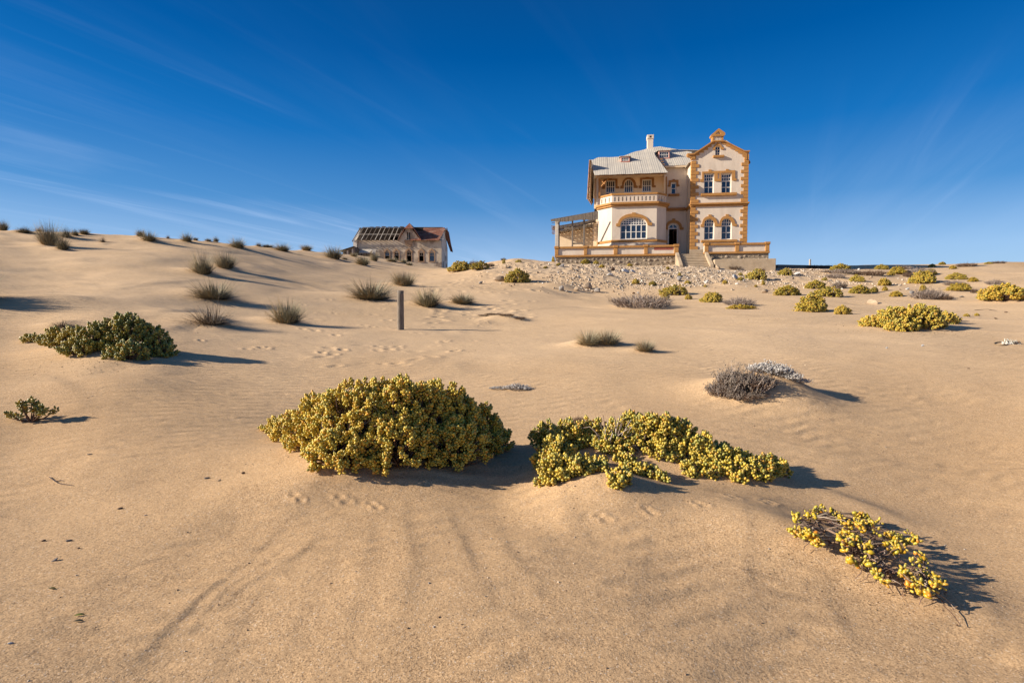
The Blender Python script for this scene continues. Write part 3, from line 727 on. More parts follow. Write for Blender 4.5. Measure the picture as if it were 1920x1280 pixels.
# ------------------------------------------------------------------ the big mansion
HA = R(8.0)
h = Frame(1294.5, 468.0, 50.0, HA)
mansion = empty('mansion', h.o, -HA)
tag(mansion, 'cream two storey mansion with ochre trim, gabled tower and balcony on the rubble rise', 'mansion')
Z0 = 0.0; GB = -1.2                     # tower foot; how far walls go down
Z1P = lambda pts, y=0: h.P(pts, 1020, 230, 8, y)
Z2P = lambda pts, y=0: h.P(pts, 1220, 230, 8, y)
Z3P = lambda pts, y=0: h.P(pts, 1020, 370, 8, y)
Z4P = lambda pts, y=0: h.P(pts, 1220, 370, 8, y)
X = lambda px, y=0: h.lp(px, 440, y)[0]
ZH = lambda px, py, y=0: h.lp(px, py, y)[1]
TX0, TX1 = 0.0, X(1400)
zsh = ZH(1300, 289); zap = ZH(1347, 263)
tower_out = [(TX0, GB), (TX1, GB), (TX1, ZH(1400, 286)), (X(1391.5), ZH(1391.5, 285)), (X(1357), zap), (X(1336), zap), (X(1302), zsh), (TX0, zsh)]
def rectloop(x0, x1, z0, z1): return [(x0, z0), (x1, z0), (x1, z1), (x0, z1)]
w_specs = []
# upper pair
for (a, b) in ((803, 945), (1065, 1208)):
    (x0, z1) = Z2P([(a, 766)])[0]; (x1, z0) = Z2P([(b, 1062)])[0]; w_specs.append(('r', x0, x1, z0, z1))
for (a, b, t, bo) in ((806, 950, 322, 632), (1066, 1212, 315, 628)):
    (x0, z1) = Z4P([(a, t)])[0]; (x1, z0) = Z4P([(b, bo)])[0]; w_specs.append(('a', x0, x1, z0, z1))
(gx0, gz1) = Z2P([(972, 350)])[0]; (gx1, gz0) = Z2P([(1042, 497)])[0]
holes = []
for k, x0, x1, z0, z1 in w_specs:
    if k == 'r':
        o_, _ = window(mansion, x0, x1, z0, z1, 0.0, None, 2, 2, (4, 2), z0 + (z1 - z0) * 0.64)
        holes.append(rectloop(x0 + .002, x1 - .002, z0 + .002, z1 - .002))
    else:
        zs = z1 - (x1 - x0) * 0.42
        o_, _ = window(mansion, x0, x1, z0, z1, 0.0, zs, 2, 2, (4, 2), z0 + (z1 - z0) * 0.64)
        holes.append(o_)
gzs = gz1 - (gx1 - gx0) / 2
o_, _ = window(mansion, gx0, gx1, gz0, gz1, 0.0, gzs, 2, 3, None, None, 0.04, 0.03); holes.append(o_)
slab('tower_front_wall', tower_out, holes, 0.0, 0.35, MAT['plaster'], mansion)
TB = 8.0
box('tower_side_wall', TX0, TX0 + 0.3, 0.352, TB, GB, zsh - 0.5, MAT['plaster'], mansion)
box('tower_side_wall', TX1 - 0.3, TX1, 0.352, TB, GB, zsh - 0.5, MAT['plaster'], mansion)
box('tower_back_wall', TX0, TX1, TB, TB + 0.3, GB, zsh - 0.5, MAT['plaster'], mansion)
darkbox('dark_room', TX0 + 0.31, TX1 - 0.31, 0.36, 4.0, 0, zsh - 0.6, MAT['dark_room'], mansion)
# tower roof behind the gable
rz = ZH(1347, 268)
for sx_, xa in ((-1, TX0), (1, TX1)):
    xm = (TX0 + TX1) / 2; ov = 0.28 * sx_
    sheets('roof_sheet', [(xa + ov, 0.36, ZH(1400, 300)), (xa + ov, TB + 0.4, ZH(1400, 300)), (xm, TB + 0.4, rz), (xm, 0.36, rz)], 0.8, MAT['roof'], mansion)
# eave boards of the tower sides
box('eave_board', TX1 + 0.002, TX1 + 0.30, 0.40, TB, ZH(1400, 304), ZH(1400, 301), MAT['brown_wood'], mansion)
# coping with stepped underside
cop = Z2P([(549, 472), (640, 472), (930, 280), (1100, 280), (1400, 433), (1475, 430), (1472, 462), (1440, 470), (1440, 560), (1418, 560), (1418, 512), (1375, 512), (1375, 462), (1312, 462), (1312, 430), (1265, 430), (1265, 395), (1195, 395), (1195, 357), (1125, 357), (1125, 320), (1060, 320), (1060, 292), (962, 292), (962, 325), (910, 325), (910, 366), (855, 366), (855, 410), (795, 410), (795, 450), (730, 450), (730, 490), (665, 490), (665, 545), (610, 545), (596, 520), (560, 512), (549, 500)])
slab('gable_coping', cop, [], -0.10, 0.30, MAT['ochre'], mansion)
topline = Z2P([(545, 470), (642, 470), (932, 276), (1100, 276), (1402, 428), (1480, 427), (1478, 444), (1398, 446), (1098, 294), (936, 294), (646, 488), (547, 492)])
slab('coping_cap', topline, [], -0.22, 0.42, MAT['ochre'], mansion)
# small pedimented top
px0, pz0 = Z2P([(922, 278)])[0]; px1, pz1 = Z2P([(1090, 200)])[0]
box('pediment_body', px0 + 0.14, px1 - 0.14, 0.0, 0.5, pz0 - 0.05, pz1, MAT['white'], mansion)
for i in range(5):
    xx = px0 + 0.22 + (px1 - px0 - 0.44) * i / 4; box('pediment_slat', xx - 0.03, xx + 0.03, -0.05, 0.0, pz0 + 0.02, pz1 - 0.02, MAT['plaster'], mansion)
for xa in (px0, px1 - 0.14): box('pediment_post', xa, xa + 0.14, -0.08, 0.55, pz0 - 0.05, pz1, MAT['ochre'], mansion, 0.01)
tri = Z2P([(903, 210), (903, 190), (1012, 98), (1024, 98), (1112, 160), (1112, 190), (1085, 212)])
tin = Z2P([(965, 182), (1012, 140), (1052, 182)])
slab('pediment', tri, [tin], -0.16, 0.60, MAT['ochre'], mansion)
slab('tympanum', tin, [], 0.02, 0.10, MAT['white'], mansion)
# surrounds
sur = Z2P([(745, 890), (745, 850), (770, 850), (770, 738), (866, 734), (866, 708), (912, 708), (912, 730), (1125, 724), (1125, 700), (1168, 700), (1168, 720), (1266, 716), (1266, 835), (1284, 838), (1284, 872), (1232, 872), (1218, 862), (1218, 752), (1055, 756), (1055, 882), (968, 882), (955, 875), (955, 757), (795, 762), (795, 888)])
slit = Z2P([(1004, 762), (1030, 762), (1030, 845), (1004, 845)])
slab('window_surround', sur, [slit], -0.07, -0.002, MAT['ochre'], mansion)
sa = Z4P([(748, 445), (748, 408), (768, 405), (775, 365), (790, 330), (812, 305), (840, 290), (866, 285), (866, 260), (912, 260), (912, 284), (945, 298), (975, 322), (993, 355), (1004, 398), (1032, 398), (1038, 355), (1055, 320), (1080, 296), (1105, 283), (1124, 280), (1124, 255), (1170, 255), (1170, 280), (1205, 292), (1235, 318), (1255, 355), (1263, 398), (1288, 400), (1288, 432), (1240, 432), (1222, 425), (1217, 385), (1200, 350), (1175, 325), (1140, 316), (1105, 322), (1078, 345), (1062, 378), (1055, 436), (960, 438), (955, 390), (940, 355), (912, 330), (878, 320), (845, 326), (818, 350), (804, 385), (798, 445)])
slab('window_surround', sa, [], -0.07, -0.002, MAT['ochre'], mansion)
sg = Z2P([(935, 412), (935, 375), (952, 372), (960, 345), (975, 325), (992, 318), (992, 305), (1024, 305), (1024, 318), (1042, 325), (1060, 345), (1070, 372), (1095, 375), (1095, 405), (1050, 405), (1044, 375), (1030, 352), (1007, 345), (985, 352), (970, 375), (966, 412)])
slab('window_surround', sg, [], -0.07, -0.002, MAT['ochre'], mansion)
def sillbox(name, p0, p1, y0, y1, mat='ochre'):
    (a, b), (c, d) = p0, p1; box(name, a, c, y0, y1, d, b, MAT[mat], mansion, 0.015)
q = Z2P([(932, 499), (1097, 523)]); sillbox('window_sill', q[0], q[1], -0.22, -0.002)
q = Z2P([(748, 1068), (1285, 1092)]); sillbox('window_sill', q[0], q[1], -0.24, -0.002)
q = Z4P([(752, 645), (1290, 668)]); sillbox('window_sill', q[0], q[1], -0.24, -0.002)
# belt course round the tower
zb1 = ZH(1345, 380.5); zb0 = ZH(1345, 386)
box('belt_course', TX0 - 0.14, TX1 + 0.14, -0.24, 2.198, zb0 + 0.10, zb1, MAT['ochre'], mansion, 0.03)
box('belt_course', TX0 - 0.07, TX1 + 0.07, -0.12, 2.197, zb0 - 0.04, zb0 + 0.098, MAT['ochre'], mansion, 0.02)
# quoins: alternating long and short blocks
pit = 13.25 / 8 * 8
def quoins(pyb, pyt):
    zlo = ZH(1345, pyb); zhi = ZH(1345, pyt); n = int(round((pyb - pyt) / 6.63)); hh = (zhi - zlo) / n
    for i in range(n):
        long_ = i % 2 == 0; g = 0.012; mt = MAT['ochre']
        jw = random.uniform(-0.02, 0.02); wl = 0.64 if long_ else 0.38
        box('quoin', TX0 - 0.05, TX0 + wl + jw, -0.05 - (0.01 if long_ else 0), 0.34, zlo + i * hh + g, zlo + (i + 1) * hh - g, mt, mansion, 0.015)
        wr = 0.60 if long_ else 0.36
        box('quoin', TX1 - wr + jw, TX1 + 0.05, -0.05 - (0.01 if long_ else 0), 0.34, zlo + i * hh + g, zlo + (i + 1) * hh - g, mt, mansion, 0.015)
quoins(467.6, 386.8); quoins(379.6, 300.0)
box('corner_block', TX0 - 0.07, TX0 + 0.36, -0.07, 0.3, ZH(1300, 300), ZH(1300, 291), MAT['ochre'], mansion, 0.02)
box('corner_block', TX1 - 0.36, TX1 + 0.06, -0.07, 0.3, ZH(1400, 300), ZH(1400, 289), MAT['ochre'], mansion, 0.02)
box('plinth', TX0 - 0.06, TX1 + 0.06, -0.06, 0.34, GB, -0.005, MAT['concrete'], mansion)

# recess between bay and tower, with entrance and small window
RY = 2.2
bx_r = X(1248, 0.2)
rx0 = bx_r - 0.6; rtop = ZH(1265, 309.5, RY)
dq = h.P([(262, 475), (415, 475)], 1220, 370, 8, RY); dx0, dx1 = dq[0][0], dq[1][0]; ztr = dq[0][1]
ztop = h.P([(340, 388)], 1220, 370, 8, RY)[0][1]
door_hole = [(dx0, -0.3), (dx1, -0.3)] + arc_pts(dx0, dx1, ztr + 0.10, ztop, 14)
sw = Z2P([(303, 895), (384, 1072)], RY)
slab('recess_wall', [(rx0, GB), (TX0 - 0.002, GB), (TX0 - 0.002, rtop), (rx0, rtop)], [door_hole, rectloop(sw[0][0], sw[1][0], sw[1][1], sw[0][1])], RY, RY + 0.3, MAT['plaster'], mansion)
window(mansion, sw[0][0] + .002, sw[1][0] - .002, sw[1][1] + .002, sw[0][1] - .002, RY, None, 1, 2, None, None, 0.09, 0.05, 0.1)
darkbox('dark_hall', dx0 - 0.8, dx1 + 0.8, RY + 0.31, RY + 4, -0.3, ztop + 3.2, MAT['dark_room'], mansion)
box('door_step', dx0 - 0.3, dx1 + 0.3, RY - 0.5, RY - 0.002, -0.45, -0.28, MAT['concrete'], mansion)
dr = slab('door', rectloop(dx1 - 0.45, dx1 - 0.08, -0.28, ztr - 0.06), [rectloop(dx1 - 0.38, dx1 - 0.15, 0.9, ztr - 0.2)], RY + 0.25, RY + 0.30, MAT['dark_wood'], mansion)
fl = slab('door_frame', [(dx0 + .004, -0.28), (dx0 + 0.1, -0.28), (dx0 + 0.1, ztr), (dx1 - 0.1, ztr), (dx1 - 0.1, -0.28), (dx1 - .004, -0.28)] + arc_pts(dx0 + .004, dx1 - .004, ztr + 0.10, ztop - .004, 14),
          [[((dx0 + dx1) / 2 + 0.04, ztr + 0.10), (dx1 - 0.12, ztr + 0.10)] + [p for p in arc_pts(dx0 + 0.12, dx1 - 0.12, ztr + 0.10, ztop - 0.12, 14)[1:7] if p[0] > (dx0 + dx1) / 2 + 0.04] + [((dx0 + dx1) / 2 + 0.04, ztop - 0.125)],
           [(dx0 + 0.12, ztr + 0.10), ((dx0 + dx1) / 2 - 0.04, ztr + 0.10), ((dx0 + dx1) / 2 - 0.04, ztop - 0.125)] + [p for p in arc_pts(dx0 + 0.12, dx1 - 0.12, ztr + 0.10, ztop - 0.12, 14)[8:-1] if p[0] < (dx0 + dx1) / 2 - 0.04]],
          RY + 0.12, RY + 0.2, MAT['white'], mansion)
slab('pane', [(dx0 + 0.1, ztr + 0.06), (dx1 - 0.1, ztr + 0.06)] + arc_pts(dx0 + 0.1, dx1 - 0.1, ztr + 0.1, ztop - 0.1, 10), [], RY + 0.15, RY + 0.165, MAT['glass'], fl)
ds = Z4P([(228, 445), (235, 405), (252, 375), (280, 355), (322, 344), (322, 320), (368, 320), (368, 344), (410, 356), (442, 380), (462, 412), (470, 448), (492, 450), (492, 487), (445, 487), (432, 480), (428, 440), (410, 408), (380, 388), (340, 380), (300, 388), (272, 408), (258, 440), (256, 485), (228, 485)], RY)
slab('door_surround', ds, [], RY - 0.07, RY - 0.002, MAT['ochre'], mansion)
ss = Z2P([(258, 962), (258, 935), (270, 935), (270, 868), (328, 866), (328, 850), (362, 850), (362, 862), (416, 862), (416, 932), (432, 935), (432, 960), (392, 960), (384, 950), (384, 890), (303, 892), (300, 962)], RY)
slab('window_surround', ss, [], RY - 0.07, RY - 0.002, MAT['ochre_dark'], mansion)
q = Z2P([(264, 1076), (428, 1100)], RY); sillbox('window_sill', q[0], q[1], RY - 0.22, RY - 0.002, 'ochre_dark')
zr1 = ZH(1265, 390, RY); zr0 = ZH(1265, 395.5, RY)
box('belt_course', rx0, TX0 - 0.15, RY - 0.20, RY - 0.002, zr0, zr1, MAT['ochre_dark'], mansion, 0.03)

# bay: three faces, storey by storey
BY = -0.9
P1 = Vector((X(1147, BY), BY, 0)); P2 = Vector((X(1231, BY), BY, 0))
P0_ = P1 + Vector((-1.15, 1.15, 0)); P3 = P2 + Vector((0.95, 0.95, 0)); P4 = Vector((P3.x, RY - 0.002, 0))
PL = P0_ + Vector((-0.25, 3.2, 0))
zband1 = ZH(1190, 379.5, BY); zband0 = ZH(1190, 386.5, BY)
zlow1 = ZH(1190, 449.5, BY); zlow0 = ZH(1190, 454, BY)
def face_tf(a, b):
    d = (b - a); ang = math.atan2(d.y, d.x); return Matrix.Translation(a) @ Matrix.Rotation(ang, 4, 'Z'), d.length
wz0 = h.P([(1150, 630)], 1020, 370, 8, BY)[0][1]; wz1 = h.P([(1345, 300)], 1020, 370, 8, BY)[0][1]
wx0 = h.P([(1143, 630)], 1020, 370, 8, BY)[0][0]; wx1 = h.P([(1545, 630)], 1020, 370, 8, BY)[0][0]
wzs = h.P([(1150, 405)], 1020, 370, 8, BY)[0][1]
tf, ln = face_tf(P1, P2)
hx0, hx1 = wx0 - P1.x, wx1 - P1.x
o_, _ = window(mansion, hx0, hx1, wz0, wz1, 0, wzs - 0.1, 5, 2, (10, 3), wzs - 0.06, 0.09, 0.055, 0.14, tf)
slab('bay_wall', rectloop(0, ln, GB, zband1), [o_], 0, 0.3, MAT['plaster'], mansion, tf)
for a, b in ((P0_, P1), (P2, P3), (PL, P0_), (P3, P4)):
    tf2, l2 = face_tf(a, b); slab('bay_wall', rectloop(0.0, l2, GB, zband1), [], 0.0, 0.3, MAT['plaster'], mansion, tf2)
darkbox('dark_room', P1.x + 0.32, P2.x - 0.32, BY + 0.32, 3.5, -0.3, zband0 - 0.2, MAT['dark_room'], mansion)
def offset_path(pts, o):
    out = []
    for i, p in enumerate(pts):
        a = pts[max(0, i - 1)]; b = pts[min(len(pts) - 1, i + 1)]
        n1 = ((p - a).normalized() if i > 0 else (b - p).normalized()); n2 = ((b - p).normalized() if i < len(pts) - 1 else n1)
        n1 = Vector((n1.y, -n1.x, 0)); n2 = Vector((n2.y, -n2.x, 0)); n = (n1 + n2); n = n / max(0.3, n.dot(n1)); out.append(p + n * o)
    return out
def band(name, pts, o0, o1, z0, z1, mat):
    A = offset_path(pts, o0); B = offset_path(pts, o1); v = []; f = []; n = len(pts)
    for p, q_ in zip(A, B): v += [(p.x, p.y, z0), (q_.x, q_.y, z0), (q_.x, q_.y, z1), (p.x, p.y, z1)]
    for i in range(n - 1):
        for j in range(4): f.append((i * 4 + j, i * 4 + (j + 1) % 4, (i + 1) * 4 + (j + 1) % 4, (i + 1) * 4 + j))
    f += [(0, 3, 2, 1), ((n - 1) * 4, (n - 1) * 4 + 1, (n - 1) * 4 + 2, (n - 1) * 4 + 3)]
    me = mesh_py(name, v, f); bm = bmesh.new(); bm.from_mesh(me); bmesh.ops.recalc_face_normals(bm, faces=bm.faces[:]); bm.to_mesh(me); bm.free()
    return link(name, me, mat, mansion)
BP = [P0_ + Vector((-0.05, 0.4, 0)), P0_, P1, P2, P3, Vector((P3.x, RY - 0.2, 0))]
band('balcony_cornice', BP, 0.002, 0.30, zband1 - 0.17, zband1, MAT['ochre'])
band('balcony_cornice', BP, 0.002, 0.18, zband0, zband1 - 0.172, MAT['ochre'])
band('base_moulding', BP, 0.002, 0.12, zlow0, zlow1, MAT['ochre'])
band('base_wall', BP, 0.002, 0.06, GB, zlow0 - 0.002, MAT['plaster'])
tfi, _ = face_tf(P1, P2)
sb = Z3P([(1082, 435), (1082, 395), (1108, 390), (1118, 355), (1140, 320), (1175, 290), (1215, 268), (1262, 253), (1320, 246), (1320, 230), (1376, 230), (1376, 246), (1430, 252), (1480, 268), (1525, 295), (1560, 330), (1582, 375), (1620, 380), (1620, 420), (1562, 422), (1552, 410), (1545, 375), (1515, 335), (1470, 312), (1410, 298), (1345, 294), (1280, 298), (1225, 312), (1180, 338), (1150, 375), (1142, 405), (1140, 435)], BY)
slab('window_surround', sb, [], BY - 0.08, BY - 0.002, MAT['ochre'], mansion)
# balcony floor, balustrade with slots
zfl = zband1 - 0.02
IY = 1.25
PX = lambda px: X(px, IY)
flo = [P0_, P1, P2, P3, Vector((P3.x, IY, 0)), Vector((P0_.x - 0.1, IY, 0))]
link('balcony_floor', mesh_py('balcony_floor', [(p.x, p.y, zfl + .003) for p in flo] , [tuple(range(6))]), MAT['concrete'], mansion)
zrail1 = ZH(1190, 361.8, BY); zrail0 = ZH(1190, 365, BY)
for a, b, n in ((P0_, P1, 3), (P1, P2, 11), (P2, P3, 3)):
    tf2, l2 = face_tf(a, b); hs_ = []
    for i in range(n):
        c = l2 * (i + 0.75) / (n + 0.5); hs_.append(rectloop(c - 0.06, c + 0.06, zband1 + 0.14, zrail0 - 0.16))
    slab('balustrade', rectloop(0.001, l2 - 0.001, zband1 + 0.002, zrail0), hs_, 0.0, 0.16, MAT['plaster'], mansion, tf2)
band('balcony_rail', BP[:-1], -0.22, 0.08, zrail0 + .002, zrail1, MAT['ochre'])
ze_bal = (h.lp(1115, 329, BY - 0.55)[1] + h.lp(1251.5, 323, BY - 0.55)[1]) / 2
# wall inside the balcony
ib0 = X(1113.5, IY); ib1 = P3.x
it = ze_bal + 0.36
d1 = Z1P([(925, 870), (1068, 1130)], IY); d2 = Z1P([(1472, 855), (1612, 1130)], IY); dm = Z1P([(1200, 850), (1340, 1130)], IY)
zf = zfl
dmz1 = dm[0][1]; dmh = [(dm[0][0], zf), (dm[1][0], zf)] + arc_pts(dm[0][0], dm[1][0], dmz1 - 0.75, dmz1, 12)
slab('balcony_back_wall', rectloop(ib0, ib1, zf, it), [rectloop(d1[0][0], d1[1][0], zf + .01, d1[0][1]), rectloop(d2[0][0], d2[1][0], zf + .01, d2[0][1]), [(x, z + (0.01 if i < 2 else 0)) for i, (x, z) in enumerate(dmh)]], IY, IY + 0.2, MAT['plaster_warm'], mansion)
for d in (d1, d2):
    window(mansion, d[0][0] + .003, d[1][0] - .003, zf + 0.012, d[0][1] - .003, IY, None, 2, 2, (4, 2), zf + (d[0][1] - zf) * 0.56, 0.09, 0.05, 0.04)
window(mansion, dm[0][0] + .003, dm[1][0] - .003, zf + 1.25, dmz1 - .004, IY, dmz1 - 0.75, 4, 0, (4, 2), zf + 1.4, 0.10, 0.05, 0.04)
box('door', dm[0][0] + .003, dm[1][0] - .003, IY + 0.05, IY + 0.10, zf + 0.012, zf + 1.248, MAT['white'], mansion)
darkbox('dark_room', ib0 + 0.05, ib1 - 0.05, IY + 0.21, IY + 2.5, zf, it - 0.05, MAT['dark_room'], mansion)
for s in ([(872, 995), (872, 960), (893, 958), (893, 848), (975, 846), (975, 828), (1020, 828), (1020, 845), (1102, 845), (1102, 955), (1128, 960), (1128, 990), (1080, 990), (1070, 980), (1070, 868), (922, 870), (918, 995)],
          [(1145, 990), (1145, 950), (1168, 948), (1172, 900), (1190, 865), (1220, 838), (1252, 825), (1252, 805), (1290, 805), (1290, 825), (1330, 838), (1360, 868), (1378, 905), (1382, 945), (1405, 950), (1405, 982), (1355, 982), (1345, 970), (1342, 910), (1320, 875), (1290, 855), (1260, 850), (1228, 862), (1206, 890), (1198, 930), (1196, 990)],
          [(1420, 985), (1420, 948), (1442, 945), (1442, 832), (1525, 828), (1525, 808), (1568, 808), (1568, 825), (1650, 825), (1650, 940), (1675, 945), (1675, 972), (1628, 972), (1616, 962), (1616, 850), (1470, 852), (1466, 985)]):
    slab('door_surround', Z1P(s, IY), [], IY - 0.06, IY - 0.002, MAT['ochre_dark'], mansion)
box('balcony_side_wall', P3.x - 0.16, P3.x - 0.001, 0.55, IY - 0.002, zf, it + 0.25, MAT['plaster_warm'], mansion)
box('recess_side_wall', P3.x - 0.16, P3.x - 0.001, IY + 0.202, RY - 0.002, zf, it + 0.35, MAT['plaster'], mansion)
# left flank wall (sunlit) of the upper storey
tf3, l3 = face_tf(PL, P0_ + Vector((0, 0, 0)))
slab('flank_wall', rectloop(0, l3 - 0.75, zband1 - .001, ZH(1115, 329, 1.0)), [], 0, 0.25, MAT['plaster'], mansion, tf3)
box('corner_pillar', P0_.x - 0.25, P0_.x + 0.15, 0.25, 0.75, zfl, ZH(1118, 329, 0.5), MAT['plaster'], mansion, 0.01)
# roof plane A over the balcony
ey = BY - 0.55
eL = h.lp(1115, 329, ey); eR = h.lp(1251.5, 323, ey); ze = (eL[1] + eR[1]) / 2
tA = h.lp(1140, 294.5, 2.9)
kA = (tA[1] - ze) / (2.9 - ey); nA = Vector((0, -kA, 1)).normalized(); pA = Vector((0, ey, ze))
ptsA = [h.onplane(x, y, pA, nA) for x, y in ((1115, 328.5), (1106.5, 302.5), (1120, 295.5), (1163, 294.3), (1190, 285), (1222, 277), (1225, 280), (1228, 291), (1252, 321.5))]
ptsA[0] = Vector((ptsA[0].x, ey, ze)); ptsA[-1] = Vector((ptsA[-1].x, ey, ze))
sheets('roof_sheet', ptsA, 0.78, MAT['roof'], mansion)
box('eave_beam', ptsA[0].x + 0.1, ptsA[-1].x - 0.12, ey + 0.25, ey + 0.36, ze - 0.06, ze + 0.03, MAT['brown_wood'], mansion)
# soffit boards between eave and wall
prism('soffit', [(ptsA[0].x + 0.1, ey + 0.43, ze + 0.07), (ptsA[-1].x - 0.15, ey + 0.43, ze + 0.07), (ptsA[-1].x - 0.15, IY - 0.01, ze + 0.35), (ptsA[0].x + 0.1, IY - 0.01, ze + 0.35)], 0.03, MAT['plaster_warm'], mansion)
for i in range(6):
    yy = ey + 0.3 + i * 0.65; zz_ = ze + kA * (yy - ey) - 0.12
    box('rafter_end', ptsA[-1].x - 0.30, ptsA[-1].x - 0.02, yy, yy + 0.08, zz_ - 0.05, zz_ + 0.07, MAT['brown_wood'], mansion)
# plane B: main roof front, lower eave over the recess wall
eyB = RY - 0.45; eB = h.lp(1262, 310.5, eyB)[1]; tB = h.lp(1237, 275.5, 7.2)[1]; kB = (tB - eB) / (7.2 - eyB)
nB = Vector((0, -kB, 1)).normalized(); pB = Vector((0, eyB, eB))
ptsB = [h.onplane(x, y, pB, nB) for x, y in ((1226, 313), (1214, 290), (1218, 277.2), (1238, 274.8), (1300, 285), (1304, 296), (1303, 308))]
ptsB[0] = Vector((ptsB[0].x, eyB, eB)); ptsB[-1] = Vector((TX0 - 0.1, eyB, eB)); ptsB[-2] = Vector((TX0 - 0.1, eyB + 2.0, eB + 2.0 * kB))
ptsB[4] = Vector((TX0 + 0.9, ptsB[4].y, eB + kB * (ptsB[4].y - eyB)))
ptsB[-2] = Vector((TX0 + 0.9, 3.0, eB + (3.0 - eyB) * kB))
ptsB = [p for p in ptsB[:4]] + [ptsB[4], Vector((TX0 + 0.9, eyB + 0.8, eB + 0.8 * kB)), Vector((TX0 - 0.06, eyB + 0.02, eB + 0.02 * kB))]
sheets('roof_sheet', ptsB, 0.78, MAT['roof'], mansion)
box('eave_board', rx0 + 0.65, TX0 - 0.06, eyB + 0.05, eyB + 0.10, eB - 0.14, eB - 0.03, MAT['plaster_warm'], mansion)
# roof back slopes and rear body so that the house is whole from the side
topz = max(p.z for p in ptsB)
prism('back_roof', [(ptsA[1].x, 3.4, ptsA[3].z), (ptsA[3].x, 3.4, ptsA[3].z), (ptsB[2].x, 7.6, topz - 0.12), (ptsB[2].x, 12.5, eB - 0.3), (ptsA[1].x, 12.5, eB - 0.6)], 0.05, MAT['roof'], mansion)
prism('back_roof', [(ptsB[2].x, 7.6, topz - 0.12), (TX1, 7.6, topz - 0.6), (TX1, 12.5, eB), (ptsB[2].x, 12.5, eB)], 0.05, MAT['roof'], mansion)
box('rear_wall', PL.x + 0.3, TX1 - 0.2, 11.8, 12.1, GB, eB - 0.1, MAT['plaster'], mansion)
box('rear_side_wall', PL.x + 0.02, PL.x + 0.3, 2.3 + 0.3, 11.8, GB, ZH(1115, 329, 1.0) - 0.05, MAT['plaster'], mansion)
# steep broken slope on the left flank, bare battens
lt = Vector((h.lp(1107.0, 303, 0.0)[0], -0.6, h.lp(1107, 303, 0.0)[1])); lb = Vector((h.lp(1102.5, 374, 0.4)[0], -0.1, h.lp(1102.5, 374, 0.4)[1]))
bt_ = lt + Vector((0.30, 3.6, 0)); bb_ = lb + Vector((0.38, 3.6, 0.2))
def lerp(a, b, t): return a + (b - a) * t
prism('side_slope_boards', [lt + Vector((.08, .1, 0)), bt_ + Vector((.08, 0, 0)), bb_ + Vector((.08, 0, 0)), lb + Vector((.08, .1, 0))], 0.03, MAT['plaster_warm'], mansion)
for i in range(15):
    t = (i + 0.4) / 15; a = lerp(lt, lb, t); b = lerp(bt_, bb_, t); j = random.uniform(-0.12, 0.1)
    beam('batten', a + Vector((0, j, 0)), b, 0.07, 0.10, MAT['brown_wood'] if i % 4 else MAT['old_wood'], mansion)
for t in (0.0, 0.33, 0.66, 1.0):
    a = lerp(lt, bt_, t); b = lerp(lb, bb_, t); beam('rafter', a - Vector((0.05, 0, 0)), b - Vector((0.05, 0, 0.1)), 0.10, 0.12, MAT['brown_wood'], mansion)
ps_ = P0_ + Vector((0.28, -0.1, 0))
pp = h.lp(1124, 345, 0.0)[0]
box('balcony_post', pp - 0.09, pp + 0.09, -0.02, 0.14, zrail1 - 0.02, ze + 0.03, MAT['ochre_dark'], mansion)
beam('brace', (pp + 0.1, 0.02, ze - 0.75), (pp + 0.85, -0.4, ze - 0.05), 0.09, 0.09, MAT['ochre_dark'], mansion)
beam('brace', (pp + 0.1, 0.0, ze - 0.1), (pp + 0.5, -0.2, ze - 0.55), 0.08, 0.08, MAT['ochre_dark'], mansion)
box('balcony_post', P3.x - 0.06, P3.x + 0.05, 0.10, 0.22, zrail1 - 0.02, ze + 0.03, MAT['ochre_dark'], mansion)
# chimney
cy = 4.6; c0 = h.lp(1214, 285, cy); c1 = h.lp(1225, 252.5, cy); zc = ZH(1220, 260.5, cy)
ch = box('chimney', c0[0], c1[0], cy, cy + 0.7, c0[1] - 0.8, zc, MAT['plaster'], mansion, 0.01)
box('chimney_cap', c0[0] - 0.05, c1[0] + 0.05, cy - 0.05, cy + 0.75, zc + .002, c1[1] - 0.0, MAT['plaster'], ch, 0.02)
box('chimney_dark_panel', (c0[0] + c1[0]) / 2 - 0.10, (c0[0] + c1[0]) / 2 + 0.10, cy - 0.055, cy + 0.1, zc + 0.10, c1[1] - 0.12, MAT['dark_room'], ch)  # solid dark block, the shade of an opening put into its colour
